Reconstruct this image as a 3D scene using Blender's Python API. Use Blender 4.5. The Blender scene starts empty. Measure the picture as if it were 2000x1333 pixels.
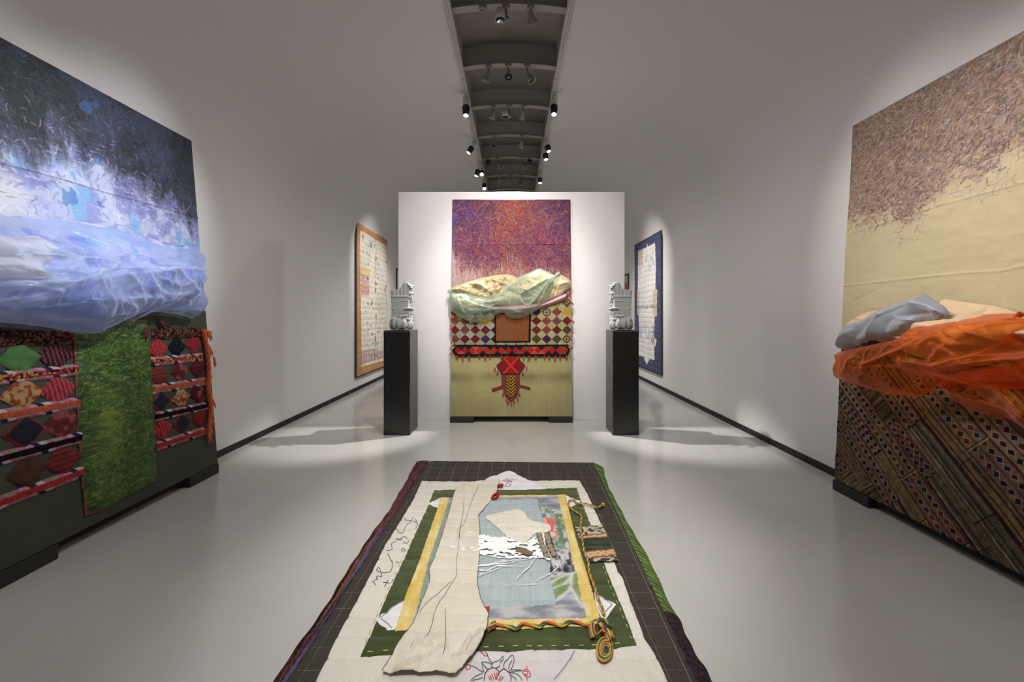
EXPOSURE = 0.18
import bpy, bmesh, math, random
import numpy as np
from mathutils import Vector, Matrix
random.seed(7)
SC = bpy.context.scene
COL = SC.collection
F, CX, CY, H = 800.0, 1002.0, 616.0, 1.4      # focal length in px, principal point, eye height

# ------------------------------------------------------------------ scene objects
WLOC = {}
def tag(o, label=None, cat=None, group=None, kind=None):
    if label: o['label'] = label
    if cat: o['category'] = cat
    if group: o['group'] = group
    if kind: o['kind'] = kind
    return o
def thing(name, label, cat, loc=(0, 0, 0), group=None):
    o = bpy.data.objects.new(name, None); COL.objects.link(o)
    o.location = loc; o.empty_display_size = .1
    WLOC[o.name] = Vector(loc)
    return tag(o, label, cat, group)
def mk(name, verts, faces, mat, parent=None, smooth=False, origin=None, mats=None, midx=None):
    """verts are world coordinates; stored relative to the parent (or to origin)"""
    v = np.asarray(verts, dtype=np.float64).reshape(-1, 3)
    base = WLOC[parent.name] if parent is not None else Vector((0, 0, 0))
    loc = Vector(origin) if origin is not None else base
    v = v - np.array(loc)
    me = bpy.data.meshes.new(name)
    if isinstance(faces, np.ndarray):
        nf, k = faces.shape
        me.vertices.add(len(v)); me.vertices.foreach_set('co', v.astype(np.float32).ravel())
        me.loops.add(nf * k); me.loops.foreach_set('vertex_index', faces.astype(np.int32).ravel())
        me.polygons.add(nf); me.polygons.foreach_set('loop_start', np.arange(0, nf * k, k, dtype=np.int32))
        me.update(calc_edges=True)
    else:
        me.from_pydata([tuple(p) for p in v], [], [tuple(f) for f in faces]); me.update()
    for m in (mats or [mat]): me.materials.append(m)
    if midx is not None: me.polygons.foreach_set('material_index', np.asarray(midx, dtype=np.int32))
    if smooth: me.polygons.foreach_set('use_smooth', np.ones(len(me.polygons), dtype=bool))
    o = bpy.data.objects.new(name, me); COL.objects.link(o)
    if parent is not None:
        o.parent = parent
        o.location = loc - base
    else:
        o.location = loc
    WLOC[o.name] = loc.copy()
    return o
def copy_tree(o, loc=None, rot=None, label=None, parent=None):
    c = o.copy(); COL.objects.link(c)
    if parent is not None: c.parent = parent
    if loc is not None: c.location = loc
    if rot is not None: c.rotation_euler = rot
    if label: c['label'] = label
    for ch in o.children: copy_tree(ch, parent=c)
    return c
def setcol(o, rgb_lin, name='Col'):
    me = o.data
    a = me.color_attributes.new(name, 'FLOAT_COLOR', 'POINT')
    n = len(me.vertices); buf = np.ones((n, 4), dtype=np.float32)
    buf[:, :3] = rgb_lin
    a.data.foreach_set('color', buf.ravel())
def setf(o, arr, name):
    a = o.data.attributes.new(name, 'FLOAT', 'POINT'); a.data.foreach_set('value', np.asarray(arr, dtype=np.float32))

class MB:
    """collects shapes into one mesh"""
    def __init__(s): s.v = []; s.f = []; s.c = []; s.m = []
    def add(s, vs, fs, col=None, mi=0):
        b = len(s.v); s.v += [tuple(p) for p in vs]; s.f += [tuple(i + b for i in f) for f in fs]
        s.m += [mi] * len(fs)
        s.c += [tuple(col) if col is not None else (1, 1, 1)] * len(vs)
    def box(s, x0, x1, y0, y1, z0, z1, M=None, col=None, mi=0):
        vs = [(x, y, z) for z in (z0, z1) for y in (y0, y1) for x in (x0, x1)]
        if M is not None: vs = [M @ Vector(p) for p in vs]
        s.add(vs, [(0, 2, 3, 1), (4, 5, 7, 6), (0, 1, 5, 4), (2, 6, 7, 3), (0, 4, 6, 2), (1, 3, 7, 5)], col, mi)
    def tube(s, pts, r, sides=6, col=None, cap=True, mi=0, closed=False):
        pts = [Vector(p) for p in pts]; n = len(pts)
        if n < 2: return
        rs = r if hasattr(r, '__len__') else [r] * n
        up = Vector((0, 0, 1)); vs = []; ref = None
        for i, p in enumerate(pts):
            a = pts[(i - 1) % n] if closed else pts[max(i - 1, 0)]
            b = pts[(i + 1) % n] if closed else pts[min(i + 1, n - 1)]
            t = (b - a)
            t = t.normalized() if t.length > 1e-9 else Vector((0, 0, 1))
            if ref is None:
                ref = t.cross(up)
                if ref.length < 1e-3: ref = t.cross(Vector((1, 0, 0)))
            ref = (ref - t * ref.dot(t))
            ref = ref.normalized() if ref.length > 1e-9 else t.orthogonal().normalized()
            w = t.cross(ref)
            for k in range(sides):
                a_ = 2 * math.pi * k / sides
                vs.append(p + (ref * math.cos(a_) + w * math.sin(a_)) * rs[i])
        fs = []
        for i in range(n if closed else n - 1):
            j = (i + 1) % n
            for k in range(sides):
                fs.append((i * sides + k, i * sides + (k + 1) % sides, j * sides + (k + 1) % sides, j * sides + k))
        if cap and not closed:
            fs.append(tuple(range(sides))[::-1]); fs.append(tuple((n - 1) * sides + k for k in range(sides)))
        s.add(vs, fs, col, mi)
    def lathe(s, prof, n=20, M=None, col=None, mi=0, cap=True):
        vs = []; fs = []
        for (r, z) in prof:
            for k in range(n):
                a = 2 * math.pi * k / n; vs.append(Vector((r * math.cos(a), r * math.sin(a), z)))
        for i in range(len(prof) - 1):
            for k in range(n):
                fs.append((i * n + k, i * n + (k + 1) % n, (i + 1) * n + (k + 1) % n, (i + 1) * n + k))
        if cap:
            fs.append(tuple(range(n))[::-1]); fs.append(tuple((len(prof) - 1) * n + k for k in range(n)))
        if M is not None: vs = [M @ p for p in vs]
        s.add(vs, fs, col, mi)
    def ball(s, c, rx, ry, rz, M=None, nu=12, nv=8, col=None, mi=0):
        vs = []; fs = []
        for i in range(nv + 1):
            th = math.pi * i / nv
            for k in range(nu):
                a = 2 * math.pi * k / nu
                p = Vector((rx * math.sin(th) * math.cos(a), ry * math.sin(th) * math.sin(a), rz * math.cos(th)))
                if M is not None: p = M @ p
                vs.append(p + Vector(c))
        for i in range(nv):
            for k in range(nu):
                fs.append((i * nu + k, (i + 1) * nu + k, (i + 1) * nu + (k + 1) % nu, i * nu + (k + 1) % nu))
        s.add(vs, fs, col, mi)
    def build(s, name, mat, parent=None, smooth=False, origin=None, mats=None):
        o = mk(name, s.v, s.f, mat, parent, smooth, origin, mats, s.m if mats else None)
        if any(c != (1, 1, 1) for c in s.c): setcol(o, lin(np.array(s.c)))
        return o

def bevel(o, w=.004, seg=2):
    m = o.modifiers.new('bevel', 'BEVEL'); m.width = w; m.segments = seg; m.limit_method = 'ANGLE'; m.angle_limit = .6
    return o
def solid(o, t=.003, off=-1):
    m = o.modifiers.new('thickness', 'SOLIDIFY'); m.thickness = t; m.offset = off
    return o

# ------------------------------------------------------------------ colour and noise
def lin(c):
    c = np.clip(np.asarray(c, dtype=np.float64), 0, 1)
    return np.where(c <= .04045, c / 12.92, ((c + .055) / 1.055) ** 2.4)
def s255(r, g, b): return tuple(float(x) for x in lin(np.array([r, g, b]) / 255.))
def _hash(ix, iy, seed):
    ix = ix.astype(np.int64); iy = iy.astype(np.int64)
    h = (ix * 374761393 + iy * 668265263 + seed * 1442695041) & 0xffffffff
    h = ((h ^ (h >> 13)) * 1274126177) & 0xffffffff
    h = h ^ (h >> 16)
    return (h & 0xffff) / 65535.0
def vnoise(x, y, seed=0):
    x = np.asarray(x, float); y = np.asarray(y, float)
    x0 = np.floor(x); y0 = np.floor(y); fx = x - x0; fy = y - y0
    fx = fx * fx * fx * (fx * (fx * 6 - 15) + 10); fy = fy * fy * fy * (fy * (fy * 6 - 15) + 10)
    a = _hash(x0, y0, seed); b = _hash(x0 + 1, y0, seed); c = _hash(x0, y0 + 1, seed); d = _hash(x0 + 1, y0 + 1, seed)
    return (a * (1 - fx) + b * fx) * (1 - fy) + (c * (1 - fx) + d * fx) * fy
def fbm(x, y, seed=0, octv=4, g=.5):
    s = 0; a = 1; t = 0
    for i in range(octv):
        s = s + a * vnoise(x * 2 ** i + 17.3 * i, y * 2 ** i - 9.1 * i, seed + i * 13); t += a; a *= g
    return s / t
def ridged(x, y, seed=0, octv=3, g=.5):
    s = 0; a = 1; t = 0
    for i in range(octv):
        s = s + a * (1 - np.abs(2 * vnoise(x * 2 ** i + 7.7 * i, y * 2 ** i + 3.1 * i, seed + i * 31) - 1)); t += a; a *= g
    return s / t
def sstep(a, b, x):
    t = np.clip((x - a) / (b - a), 0, 1); return t * t * (3 - 2 * t)
def mixc(a, b, t):
    t = np.asarray(t)[..., None]; return np.asarray(a) * (1 - t) + np.asarray(b) * t
def C(r, g, b): return np.array([r, g, b]) / 255.
def inpoly(px, py, poly):
    poly = np.asarray(poly, float); n = len(poly); ins = np.zeros(np.shape(px), bool)
    j = n - 1
    for i in range(n):
        xi, yi = poly[i]; xj, yj = poly[j]
        if yi != yj:
            c = ((yi > py) != (yj > py)) & (px < (xj - xi) * (py - yi) / (yj - yi) + xi)
            ins ^= c
        j = i
    return ins
def segdist(px, py, pl, closed=False):
    """distance to a polyline, nearest point"""
    pl = np.asarray(pl, float); n = len(pl)
    best = np.full(np.shape(px), 1e9); bx = np.zeros_like(best); by = np.zeros_like(best)
    rng = range(n) if closed else range(n - 1)
    for i in rng:
        a = pl[i]; b = pl[(i + 1) % n]; d = b - a; L = d @ d
        if L < 1e-12: continue
        t = np.clip(((px - a[0]) * d[0] + (py - a[1]) * d[1]) / L, 0, 1)
        qx = a[0] + t * d[0]; qy = a[1] + t * d[1]
        e = np.hypot(px - qx, py - qy); m = e < best
        best = np.where(m, e, best); bx = np.where(m, qx, bx); by = np.where(m, qy, by)
    return best, bx, by
def smoothline(pts, k=6, closed=False):
    """Catmull-Rom resampling of a 2-D or 3-D polyline"""
    p = np.asarray(pts, float); n = len(p)
    if n < 3: return p
    out = []
    rng = n if closed else n - 1
    for i in range(rng):
        if closed: a, b, c, d = p[(i - 1) % n], p[i], p[(i + 1) % n], p[(i + 2) % n]
        else: a, b, c, d = p[max(i - 1, 0)], p[i], p[i + 1], p[min(i + 2, n - 1)]
        for j in range(k):
            t = j / k
            out.append(.5 * ((2 * b) + (c - a) * t + (2 * a - 5 * b + 4 * c - d) * t * t + (3 * b - a - 3 * c + d) * t ** 3))
    if not closed: out.append(p[-1])
    return np.array(out)

# ------------------------------------------------------------------ planes
class Plane:
    """origin O, unit vectors U (right) and V (up), N = out towards the room"""
    def __init__(s, O, U, V):
        s.O = Vector(O); s.U = Vector(U).normalized(); s.V = Vector(V).normalized(); s.N = s.U.cross(s.V).normalized()
    def uv(s, px, py, w=0.0):
        """point of the plane (lifted by w) seen at a place in the photograph"""
        d = Vector(((px - CX) / F, 1, -(py - CY) / F)); c = Vector((0, 0, H))
        o = s.O + s.N * w
        t = (o - c).dot(s.N) / d.dot(s.N); p = c + d * t - s.O
        return (p.dot(s.U), p.dot(s.V))
    def poly(s, pts, w=0.0): return np.array([s.uv(x, y, w) for x, y in pts])
    def pts(s, u, v, w):
        u = np.asarray(u, float); v = np.asarray(v, float); w = np.broadcast_to(np.asarray(w, float), u.shape)
        return (np.array(s.O) + u[..., None] * np.array(s.U) + v[..., None] * np.array(s.V) + w[..., None] * np.array(s.N))
    def pt(s, u, v, w=0.0): return s.O + s.U * u + s.V * v + s.N * w

def sheet(name, mat, parent, pl, poly=None, rect=None, res=.006, h=0.0, color=None, smooth=True, drop=None, extra=None):
    """a cloth / paper sheet in the plane, cut to a polygon, raised by h(u,v,d) (d = distance to its edge)"""
    if poly is not None:
        poly = np.asarray(poly, float)
        u0, v0 = poly.min(0); u1, v1 = poly.max(0)
        u0 -= res; v0 -= res; u1 += res; v1 += res
    else: u0, u1, v0, v1 = rect
    nu = max(2, int(round((u1 - u0) / res)) + 1); nv = max(2, int(round((v1 - v0) / res)) + 1)
    U, V = np.meshgrid(np.linspace(u0, u1, nu), np.linspace(v0, v1, nv))
    idx = np.arange(nu * nv).reshape(nv, nu)
    quads = np.stack([idx[:-1, :-1], idx[:-1, 1:], idx[1:, 1:], idx[1:, :-1]], -1).reshape(-1, 4)
    U = U.ravel(); V = V.ravel()
    if poly is not None:
        d, bx, by = segdist(U, V, poly, True); ins = inpoly(U, V, poly)
        sd = np.where(ins, d, -d); keep = sd > -res * .71
        snap = np.abs(sd) <= res * .71
        U = np.where(snap, bx, U); V = np.where(snap, by, V); d = np.where(snap | ~ins, 0, d)
        q = quads[keep[quads].all(1)]
    else:
        d = np.minimum(np.minimum(U - u0, u1 - U), np.minimum(V - v0, v1 - V)); q = quads
    if drop is not None:
        k = ~drop(U, V, d); q = q[k[q].all(1)]
    used = np.unique(q); rm = np.full(nu * nv, -1); rm[used] = np.arange(len(used)); q = rm[q]
    U, V, d = U[used], V[used], d[used]
    W = h(U, V, d) if callable(h) else np.full(U.shape, float(h))
    o = mk(name, pl.pts(U, V, W), q, mat, parent, smooth)
    if color is not None: setcol(o, lin(color(U, V)))
    if extra is not None:
        for k_, fn in extra.items(): setf(o, fn(U, V, d), k_)
    return o

# ------------------------------------------------------------------ materials
def newmat(name):
    m = bpy.data.materials.new(name); m.use_nodes = True
    nt = m.node_tree; b = nt.nodes['Principled BSDF']
    return m, nt, b
def nd(nt, t, **kw):
    n = nt.nodes.new(t)
    for k, v in kw.items():
        if k in n.inputs: n.inputs[k].default_value = v
        else: setattr(n, k, v)
    return n
def bump(nt, b, scale=200., strength=.2, dist=.001, detail=3, coord='Object', tex='ShaderNodeTexNoise', stretch=None):
    tc = nd(nt, 'ShaderNodeTexCoord'); t = nd(nt, tex); t.inputs['Scale'].default_value = scale
    if 'Detail' in t.inputs: t.inputs['Detail'].default_value = detail
    src = tc.outputs[coord]
    if stretch:
        mp = nd(nt, 'ShaderNodeMapping'); mp.inputs['Scale'].default_value = stretch
        nt.links.new(src, mp.inputs[0]); src = mp.outputs[0]
    nt.links.new(src, t.inputs['Vector'])
    bp = nd(nt, 'ShaderNodeBump'); bp.inputs['Strength'].default_value = strength; bp.inputs['Distance'].default_value = dist
    nt.links.new(t.outputs[0], bp.inputs['Height']); nt.links.new(bp.outputs[0], b.inputs['Normal'])
    return t
def plain(name, rgb, rough=.6, metal=0., bscale=0, bstr=.2, bdist=.001, spec=.5, var=0, vscale=3, sheen=0):
    m, nt, b = newmat(name)
    b.inputs['Base Color'].default_value = (*s255(*rgb), 1); b.inputs['Roughness'].default_value = rough
    b.inputs['Metallic'].default_value = metal; b.inputs['Specular IOR Level'].default_value = spec
    if sheen: b.inputs['Sheen Weight'].default_value = sheen
    if bscale: bump(nt, b, bscale, bstr, bdist)
    if var:
        tc = nd(nt, 'ShaderNodeTexCoord'); t = nd(nt, 'ShaderNodeTexNoise', Scale=float(vscale)); t.inputs['Detail'].default_value = 6
        nt.links.new(tc.outputs['Object'], t.inputs['Vector'])
        mx = nd(nt, 'ShaderNodeMix', data_type='RGBA'); c = np.array(s255(*rgb))
        mx.inputs['A'].default_value = (*(c * (1 - var)), 1); mx.inputs['B'].default_value = (*np.clip(c * (1 + var), 0, 1), 1)
        nt.links.new(t.outputs[0], mx.inputs['Factor']); nt.links.new(mx.outputs['Result'], b.inputs['Base Color'])
    return m
def painted(name, rough=.8, bscale=350., bstr=.25, bdist=.001, spec=.3, sheen=0, metal=0, stretch=None, sat=.93, val=.78):
    """colour comes from the colour attribute woven / painted onto the mesh"""
    m, nt, b = newmat(name)
    a = nd(nt, 'ShaderNodeAttribute', attribute_name='Col')
    hs = nd(nt, 'ShaderNodeHueSaturation'); hs.inputs['Saturation'].default_value = sat; hs.inputs['Value'].default_value = val
    nt.links.new(a.outputs['Color'], hs.inputs['Color']); nt.links.new(hs.outputs['Color'], b.inputs['Base Color'])
    b.inputs['Roughness'].default_value = rough; b.inputs['Specular IOR Level'].default_value = spec
    b.inputs['Sheen Weight'].default_value = sheen; b.inputs['Metallic'].default_value = metal
    if bscale: bump(nt, b, bscale, bstr, bdist, stretch=stretch)
    return m
def sheer(name, rgb, tint, fac=.35, k=2.2, rough=.32):
    """thin organza: part of the light passes straight through, more thread is met at grazing angles and where it is doubled"""
    m, nt, b = newmat(name)
    out = nt.nodes['Material Output']
    b.inputs['Base Color'].default_value = (*s255(*rgb), 1); b.inputs['Roughness'].default_value = rough
    b.inputs['Specular IOR Level'].default_value = .9; b.inputs['Sheen Weight'].default_value = .3
    bump(nt, b, 60., .25, .004, detail=4)
    tl = nd(nt, 'ShaderNodeBsdfTranslucent'); tl.inputs['Color'].default_value = (*s255(*rgb), 1)
    m1 = nd(nt, 'ShaderNodeMixShader'); m1.inputs[0].default_value = .35
    nt.links.new(b.outputs[0], m1.inputs[1]); nt.links.new(tl.outputs[0], m1.inputs[2])
    tr = nd(nt, 'ShaderNodeBsdfTransparent'); tr.inputs['Color'].default_value = (*s255(*tint), 1)
    lw = nd(nt, 'ShaderNodeLayerWeight'); lw.inputs['Blend'].default_value = .5
    pw = nd(nt, 'ShaderNodeMath', operation='POWER'); pw.inputs[1].default_value = k
    nt.links.new(lw.outputs['Facing'], pw.inputs[0])
    at = nd(nt, 'ShaderNodeAttribute', attribute_name='dense')
    ad = nd(nt, 'ShaderNodeMath', operation='ADD'); nt.links.new(pw.outputs[0], ad.inputs[0]); nt.links.new(at.outputs['Fac'], ad.inputs[1])
    a2 = nd(nt, 'ShaderNodeMath', operation='ADD', use_clamp=True); a2.inputs[1].default_value = fac
    nt.links.new(ad.outputs[0], a2.inputs[0])
    m2 = nd(nt, 'ShaderNodeMixShader')
    nt.links.new(a2.outputs[0], m2.inputs[0]); nt.links.new(tr.outputs[0], m2.inputs[1]); nt.links.new(m1.outputs[0], m2.inputs[2])
    nt.links.new(m2.outputs[0], out.inputs['Surface'])
    return m
# ================================================================== the room
WL, WR = -2.90, 2.79          # side walls
SL, SR, SZ = -.624, .543, 4.5 # slot in the vault
YB, YF = -3.0, 17.0
M = {}
M['wall'] = plain('wall_paint', (219, 216, 215), .9, bscale=90, bstr=.06, bdist=.002, spec=.15)
M['vault'] = plain('vault_paint', (219, 216, 215), .9, bscale=90, bstr=.06, bdist=.002, spec=.15)
def floor_mat():
    m, nt, b = newmat('epoxy_floor')
    tc = nd(nt, 'ShaderNodeTexCoord')
    n1 = nd(nt, 'ShaderNodeTexNoise', Scale=.9); n1.inputs['Detail'].default_value = 7
    n2 = nd(nt, 'ShaderNodeTexNoise', Scale=16.); n2.inputs['Detail'].default_value = 8; n2.inputs['Roughness'].default_value = .7
    v = nd(nt, 'ShaderNodeTexVoronoi', Scale=3.1)
    for t in (n1, n2, v): nt.links.new(tc.outputs['Object'], t.inputs['Vector'])
    r = nd(nt, 'ShaderNodeValToRGB'); r.color_ramp.elements[0].position = .35; r.color_ramp.elements[1].position = .7
    r.color_ramp.elements[0].color = (*s255(182, 181, 176), 1); r.color_ramp.elements[1].color = (*s255(194, 193, 188), 1)
    nt.links.new(n1.outputs[0], r.inputs[0])
    # scuffs and paint drips
    r2 = nd(nt, 'ShaderNodeValToRGB'); r2.color_ramp.elements[0].position = .70; r2.color_ramp.elements[1].position = .78
    nt.links.new(n2.outputs[0], r2.inputs[0])
    mx = nd(nt, 'ShaderNodeMix', data_type='RGBA'); mx.inputs['B'].default_value = (*s255(150, 138, 122), 1)
    nt.links.new(r2.outputs[0], mx.inputs['Factor']); nt.links.new(r.outputs[0], mx.inputs['A'])
    r3 = nd(nt, 'ShaderNodeValToRGB'); r3.color_ramp.elements[0].position = .012; r3.color_ramp.elements[1].position = .022
    r3.color_ramp.elements[0].color = (1, 1, 1, 1); r3.color_ramp.elements[1].color = (0, 0, 0, 1)
    nt.links.new(v.outputs['Distance'], r3.inputs[0])
    mx2 = nd(nt, 'ShaderNodeMix', data_type='RGBA'); mx2.inputs['B'].default_value = (*s255(225, 223, 218), 1)
    nt.links.new(r3.outputs[0], mx2.inputs['Factor']); nt.links.new(mx.outputs['Result'], mx2.inputs['A'])
    nt.links.new(mx2.outputs['Result'], b.inputs['Base Color'])
    mr = nd(nt, 'ShaderNodeMapRange'); mr.inputs['To Min'].default_value = .10; mr.inputs['To Max'].default_value = .22
    nt.links.new(n1.outputs[0], mr.inputs[0]); nt.links.new(mr.outputs[0], b.inputs['Roughness'])
    b.inputs['Specular IOR Level'].default_value = .55
    bp = nd(nt, 'ShaderNodeBump'); bp.inputs['Strength'].default_value = .12; bp.inputs['Distance'].default_value = .002
    n3 = nd(nt, 'ShaderNodeTexNoise', Scale=5.); nt.links.new(tc.outputs['Object'], n3.inputs['Vector'])
    nt.links.new(n3.outputs[0], bp.inputs['Height']); nt.links.new(bp.outputs[0], b.inputs['Normal'])
    return m
M['floor'] = floor_mat()
M['black'] = plain('black_rubber', (22, 21, 21), .55, bscale=120, bstr=.2)
M['steel'] = None

def struct(name, mb, mat, smooth=False, origin=None):
    o = mb.build(name, mat, None, smooth, origin); o['kind'] = 'structure'; return o
b = MB(); b.box(WL - .3, WR + .3, YB - .2, YF + .2, -.15, 0); struct('floor', b, M['floor'])
ZS = 2.75                     # springing of the vault
b = MB(); b.box(WL - .15, WL, YB, YF, 0, ZS); struct('wall_left', b, M['wall'])
b = MB(); b.box(WR, WR + .15, YB, YF, 0, ZS); struct('wall_right', b, M['wall'])
b = MB(); b.box(WL - .15, WR + .15, YF, YF + .15, 0, 5.4); struct('wall_far', b, M['wall'])
b = MB(); b.box(WL - .15, WR + .15, YB - .15, YB, 0, 5.4); struct('wall_behind', b, M['wall'])
# vaulted ceiling: quarter ellipse from each wall up to the light slot, then the slot's upstands and its metal lid
def vault():   # single skin, seen from below only
    prof = []
    nn = 28
    for i in range(nn + 1):
        a = math.pi / 2 * i / nn
        prof.append((WL + (SL - WL) * (1 - math.cos(a)), ZS + (SZ - ZS) * math.sin(a)))
    left = prof
    right = [(WR + (SR - WR) * (1 - math.cos(math.pi / 2 * i / nn)), ZS + (SZ - ZS) * math.sin(math.pi / 2 * i / nn)) for i in range(nn + 1)]
    vs = []; fs = []
    def strip(p, flip):
        base = len(vs)
        for (x, z) in p: vs.extend([(x, YB, z), (x, YF, z)])
        for i in range(len(p) - 1):
            q = (base + 2 * i, base + 2 * i + 1, base + 2 * i + 3, base + 2 * i + 2)
            fs.append(q[::-1] if flip else q)
    strip(left + [(SL, SZ + .03), (SL - .03, SZ + .03)], False); strip(right + [(SR, SZ + .03), (SR + .03, SZ + .03)], True)
    o = mk('ceiling', vs, fs, M['vault'], None, True); o['kind'] = 'structure'
    pass
vault()
M['zinc'] = plain('galvanised_lid', (136, 131, 122), .55, metal=.35, bscale=14, bstr=.35, bdist=.01, var=.18, vscale=2.2)
M['rib'] = plain('painted_rib_steel', (160, 155, 147), .55, bscale=80, bstr=.1)
M['track'] = plain('white_track', (205, 202, 197), .4)
M['trackslot'] = plain('black_track_groove', (18, 18, 18), .6)
def arc_z(x, z0, sag=.05):
    xc = (SL + SR) / 2; hw = (SR - SL) / 2
    return z0 - sag * ((x - xc) / hw) ** 2
b = MB(); nseg = 14
xs = [SL - .02 + (SR - SL + .04) * i / nseg for i in range(nseg + 1)]
for i in range(nseg):
    z0, z1 = arc_z(xs[i], 4.86), arc_z(xs[i + 1], 4.86)
    b.add([(xs[i], YB, z0), (xs[i + 1], YB, z1), (xs[i + 1], YF, z1), (xs[i], YF, z0)], [(0, 1, 2, 3)])
    b.add([(xs[i], YB, z0 + .02), (xs[i + 1], YB, z1 + .02), (xs[i + 1], YF, z1 + .02), (xs[i], YF, z0 + .02)], [(3, 2, 1, 0)])
struct('ceiling_slot_lid', b, M['zinc'], True).name = 'ceiling_1'
b = MB(); b.box(SL - .05, SL - .005, YB, YF, SZ - .02, 4.86); b.box(SR + .005, SR + .05, YB, YF, SZ - .02, 4.86)
struct('trim_1', b, M['rib'])
# ribs across the slot, one object each
RIB_Y = [3.2, 4.23, 5.22, 6.23, 7.26, 8.27, 9.32, 10.36, 11.4, 12.4]
for n, y in enumerate(RIB_Y):
    b = MB()
    x = [SL + .0 + (SR - SL) * i / nseg for i in range(nseg + 1)]
    for i in range(nseg):
        for (ya, yb, za, zb) in ((y - .012, y + .012, 4.6, 4.84), (y - .045, y + .045, 4.585, 4.6)):
            a0, a1 = arc_z(x[i], 0, .045), arc_z(x[i + 1], 0, .045)
            v = [(x[i], ya, za + a0), (x[i + 1], ya, za + a1), (x[i + 1], yb, za + a1), (x[i], yb, za + a0),
                 (x[i], ya, zb + a0), (x[i + 1], ya, zb + a1), (x[i + 1], yb, zb + a1), (x[i], yb, zb + a0)]
            b.add(v, [(3, 2, 1, 0), (4, 5, 6, 7), (0, 1, 5, 4), (2, 3, 7, 6)] + ([(0, 4, 7, 3)] if i == 0 else []) + ([(1, 2, 6, 5)] if i == nseg - 1 else []))
    struct('trim_%d' % (n + 2), b, M['rib'])
# baseboards (shallow black strips)
b = MB(); b.box(WL, WL + .012, YB, YF, 0, .065); struct('baseboard_left', b, M['black'])
b = MB(); b.box(WR - .012, WR, YB, YF, 0, .065); struct('baseboard_right', b, M['black'])
# free-standing wall
b = MB(); b.box(-1.537, 1.496, 5.49, 5.74, 0, 3.054); bevel(struct('wall_center', b, M['wall']), .003, 1)

# ------------------------------------------------------------------ camera, light
cam = bpy.data.cameras.new('camera'); camo = bpy.data.objects.new('camera', cam); COL.objects.link(camo)
camo.location = (0, 0, H); camo.rotation_euler = (math.pi / 2, 0, 0)
cam.sensor_width = 36; cam.lens = F / 2000 * 36; cam.shift_x = -(CX - 1000) / 2000; cam.shift_y = -(666.5 - CY) / 2000
cam.clip_start = .02; cam.clip_end = 100
SC.camera = camo
SC.view_settings.view_transform = 'Standard'; SC.view_settings.look = 'None'; SC.view_settings.gamma = 1
SC.view_settings.use_curve_mapping = False; SC.view_settings.exposure = EXPOSURE
w = bpy.data.worlds.new('world'); SC.world = w; w.use_nodes = True
w.node_tree.nodes['Background'].inputs[0].default_value = (.02, .02, .022, 1)
def spot(loc, aim, energy, deg=50, blend=.6, size=.04, col=(1, .96, .9)):
    l = bpy.data.lights.new('spot', 'SPOT'); l.energy = energy; l.spot_size = math.radians(deg); l.spot_blend = blend
    l.shadow_soft_size = size; l.color = col
    o = bpy.data.objects.new('spot_beam', l); COL.objects.link(o); o.location = loc
    o.rotation_euler = (Vector(aim) - Vector(loc)).to_track_quat('-Z', 'Y').to_euler()
    return o
# ================================================================== painted surfaces and drapery
class Ras:
    def __init__(s, u0, u1, v0, v1, r):
        s.u0, s.v0, s.r = u0, v0, r; s.nx = int((u1 - u0) / r) + 2; s.ny = int((v1 - v0) / r) + 2
        s.U, s.V = np.meshgrid(u0 + np.arange(s.nx) * r, v0 + np.arange(s.ny) * r); s.img = np.zeros((s.ny, s.nx, 3))
    def strokes(s, u, v, ang, L, curv, col, w=1, alpha=.9):
        u = u.copy(); v = v.copy(); ang = ang.copy(); ds = s.r * .8
        alpha = np.broadcast_to(alpha, u.shape)
        for k in range(int(L.max() / ds) + 1):
            m = k * ds < L
            ix = ((u - s.u0) / s.r).astype(int); iy = ((v - s.v0) / s.r).astype(int)
            for ox in range(w):
                for oy in range(w):
                    a = ix + ox; b = iy + oy; g = m & (a >= 0) & (a < s.nx) & (b >= 0) & (b < s.ny)
                    al = alpha[g][:, None]; s.img[b[g], a[g]] = s.img[b[g], a[g]] * (1 - al) + col[g] * al
            u += np.cos(ang) * ds; v += np.sin(ang) * ds; ang += curv * ds
    def __call__(s, U, V):
        ix = np.clip(((U - s.u0) / s.r + .5).astype(int), 0, s.nx - 1); iy = np.clip(((V - s.v0) / s.r + .5).astype(int), 0, s.ny - 1)
        return s.img[iy, ix]
def G(U, V, c, su, sv): return np.exp(-((U - c[0]) / su) ** 2 - ((V - c[1]) / sv) ** 2)
def crease(U, V, lines, amp=.004, wd=.008):
    h = 0
    for q in lines:
        d, _, _ = segdist(U, V, q); h = h + amp * np.exp(-(d / wd) ** 2)
    return h
def facet(x, y, seed):
    """piecewise flat noise on a sheared triangle lattice: sharp creases, flat planes"""
    sk = (x + y) * .36; i = np.floor(x + sk); j = np.floor(y + sk); fx = x + sk - i; fy = y + sk - j
    a = _hash(i, j, seed); c = _hash(i + 1, j + 1, seed); b1 = _hash(i + 1, j, seed); b2 = _hash(i, j + 1, seed)
    up = fx > fy
    return np.where(up, a + (b1 - a) * fx + (c - b1) * fy, a + (b2 - a) * fy + (c - b2) * fx) - .5
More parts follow.
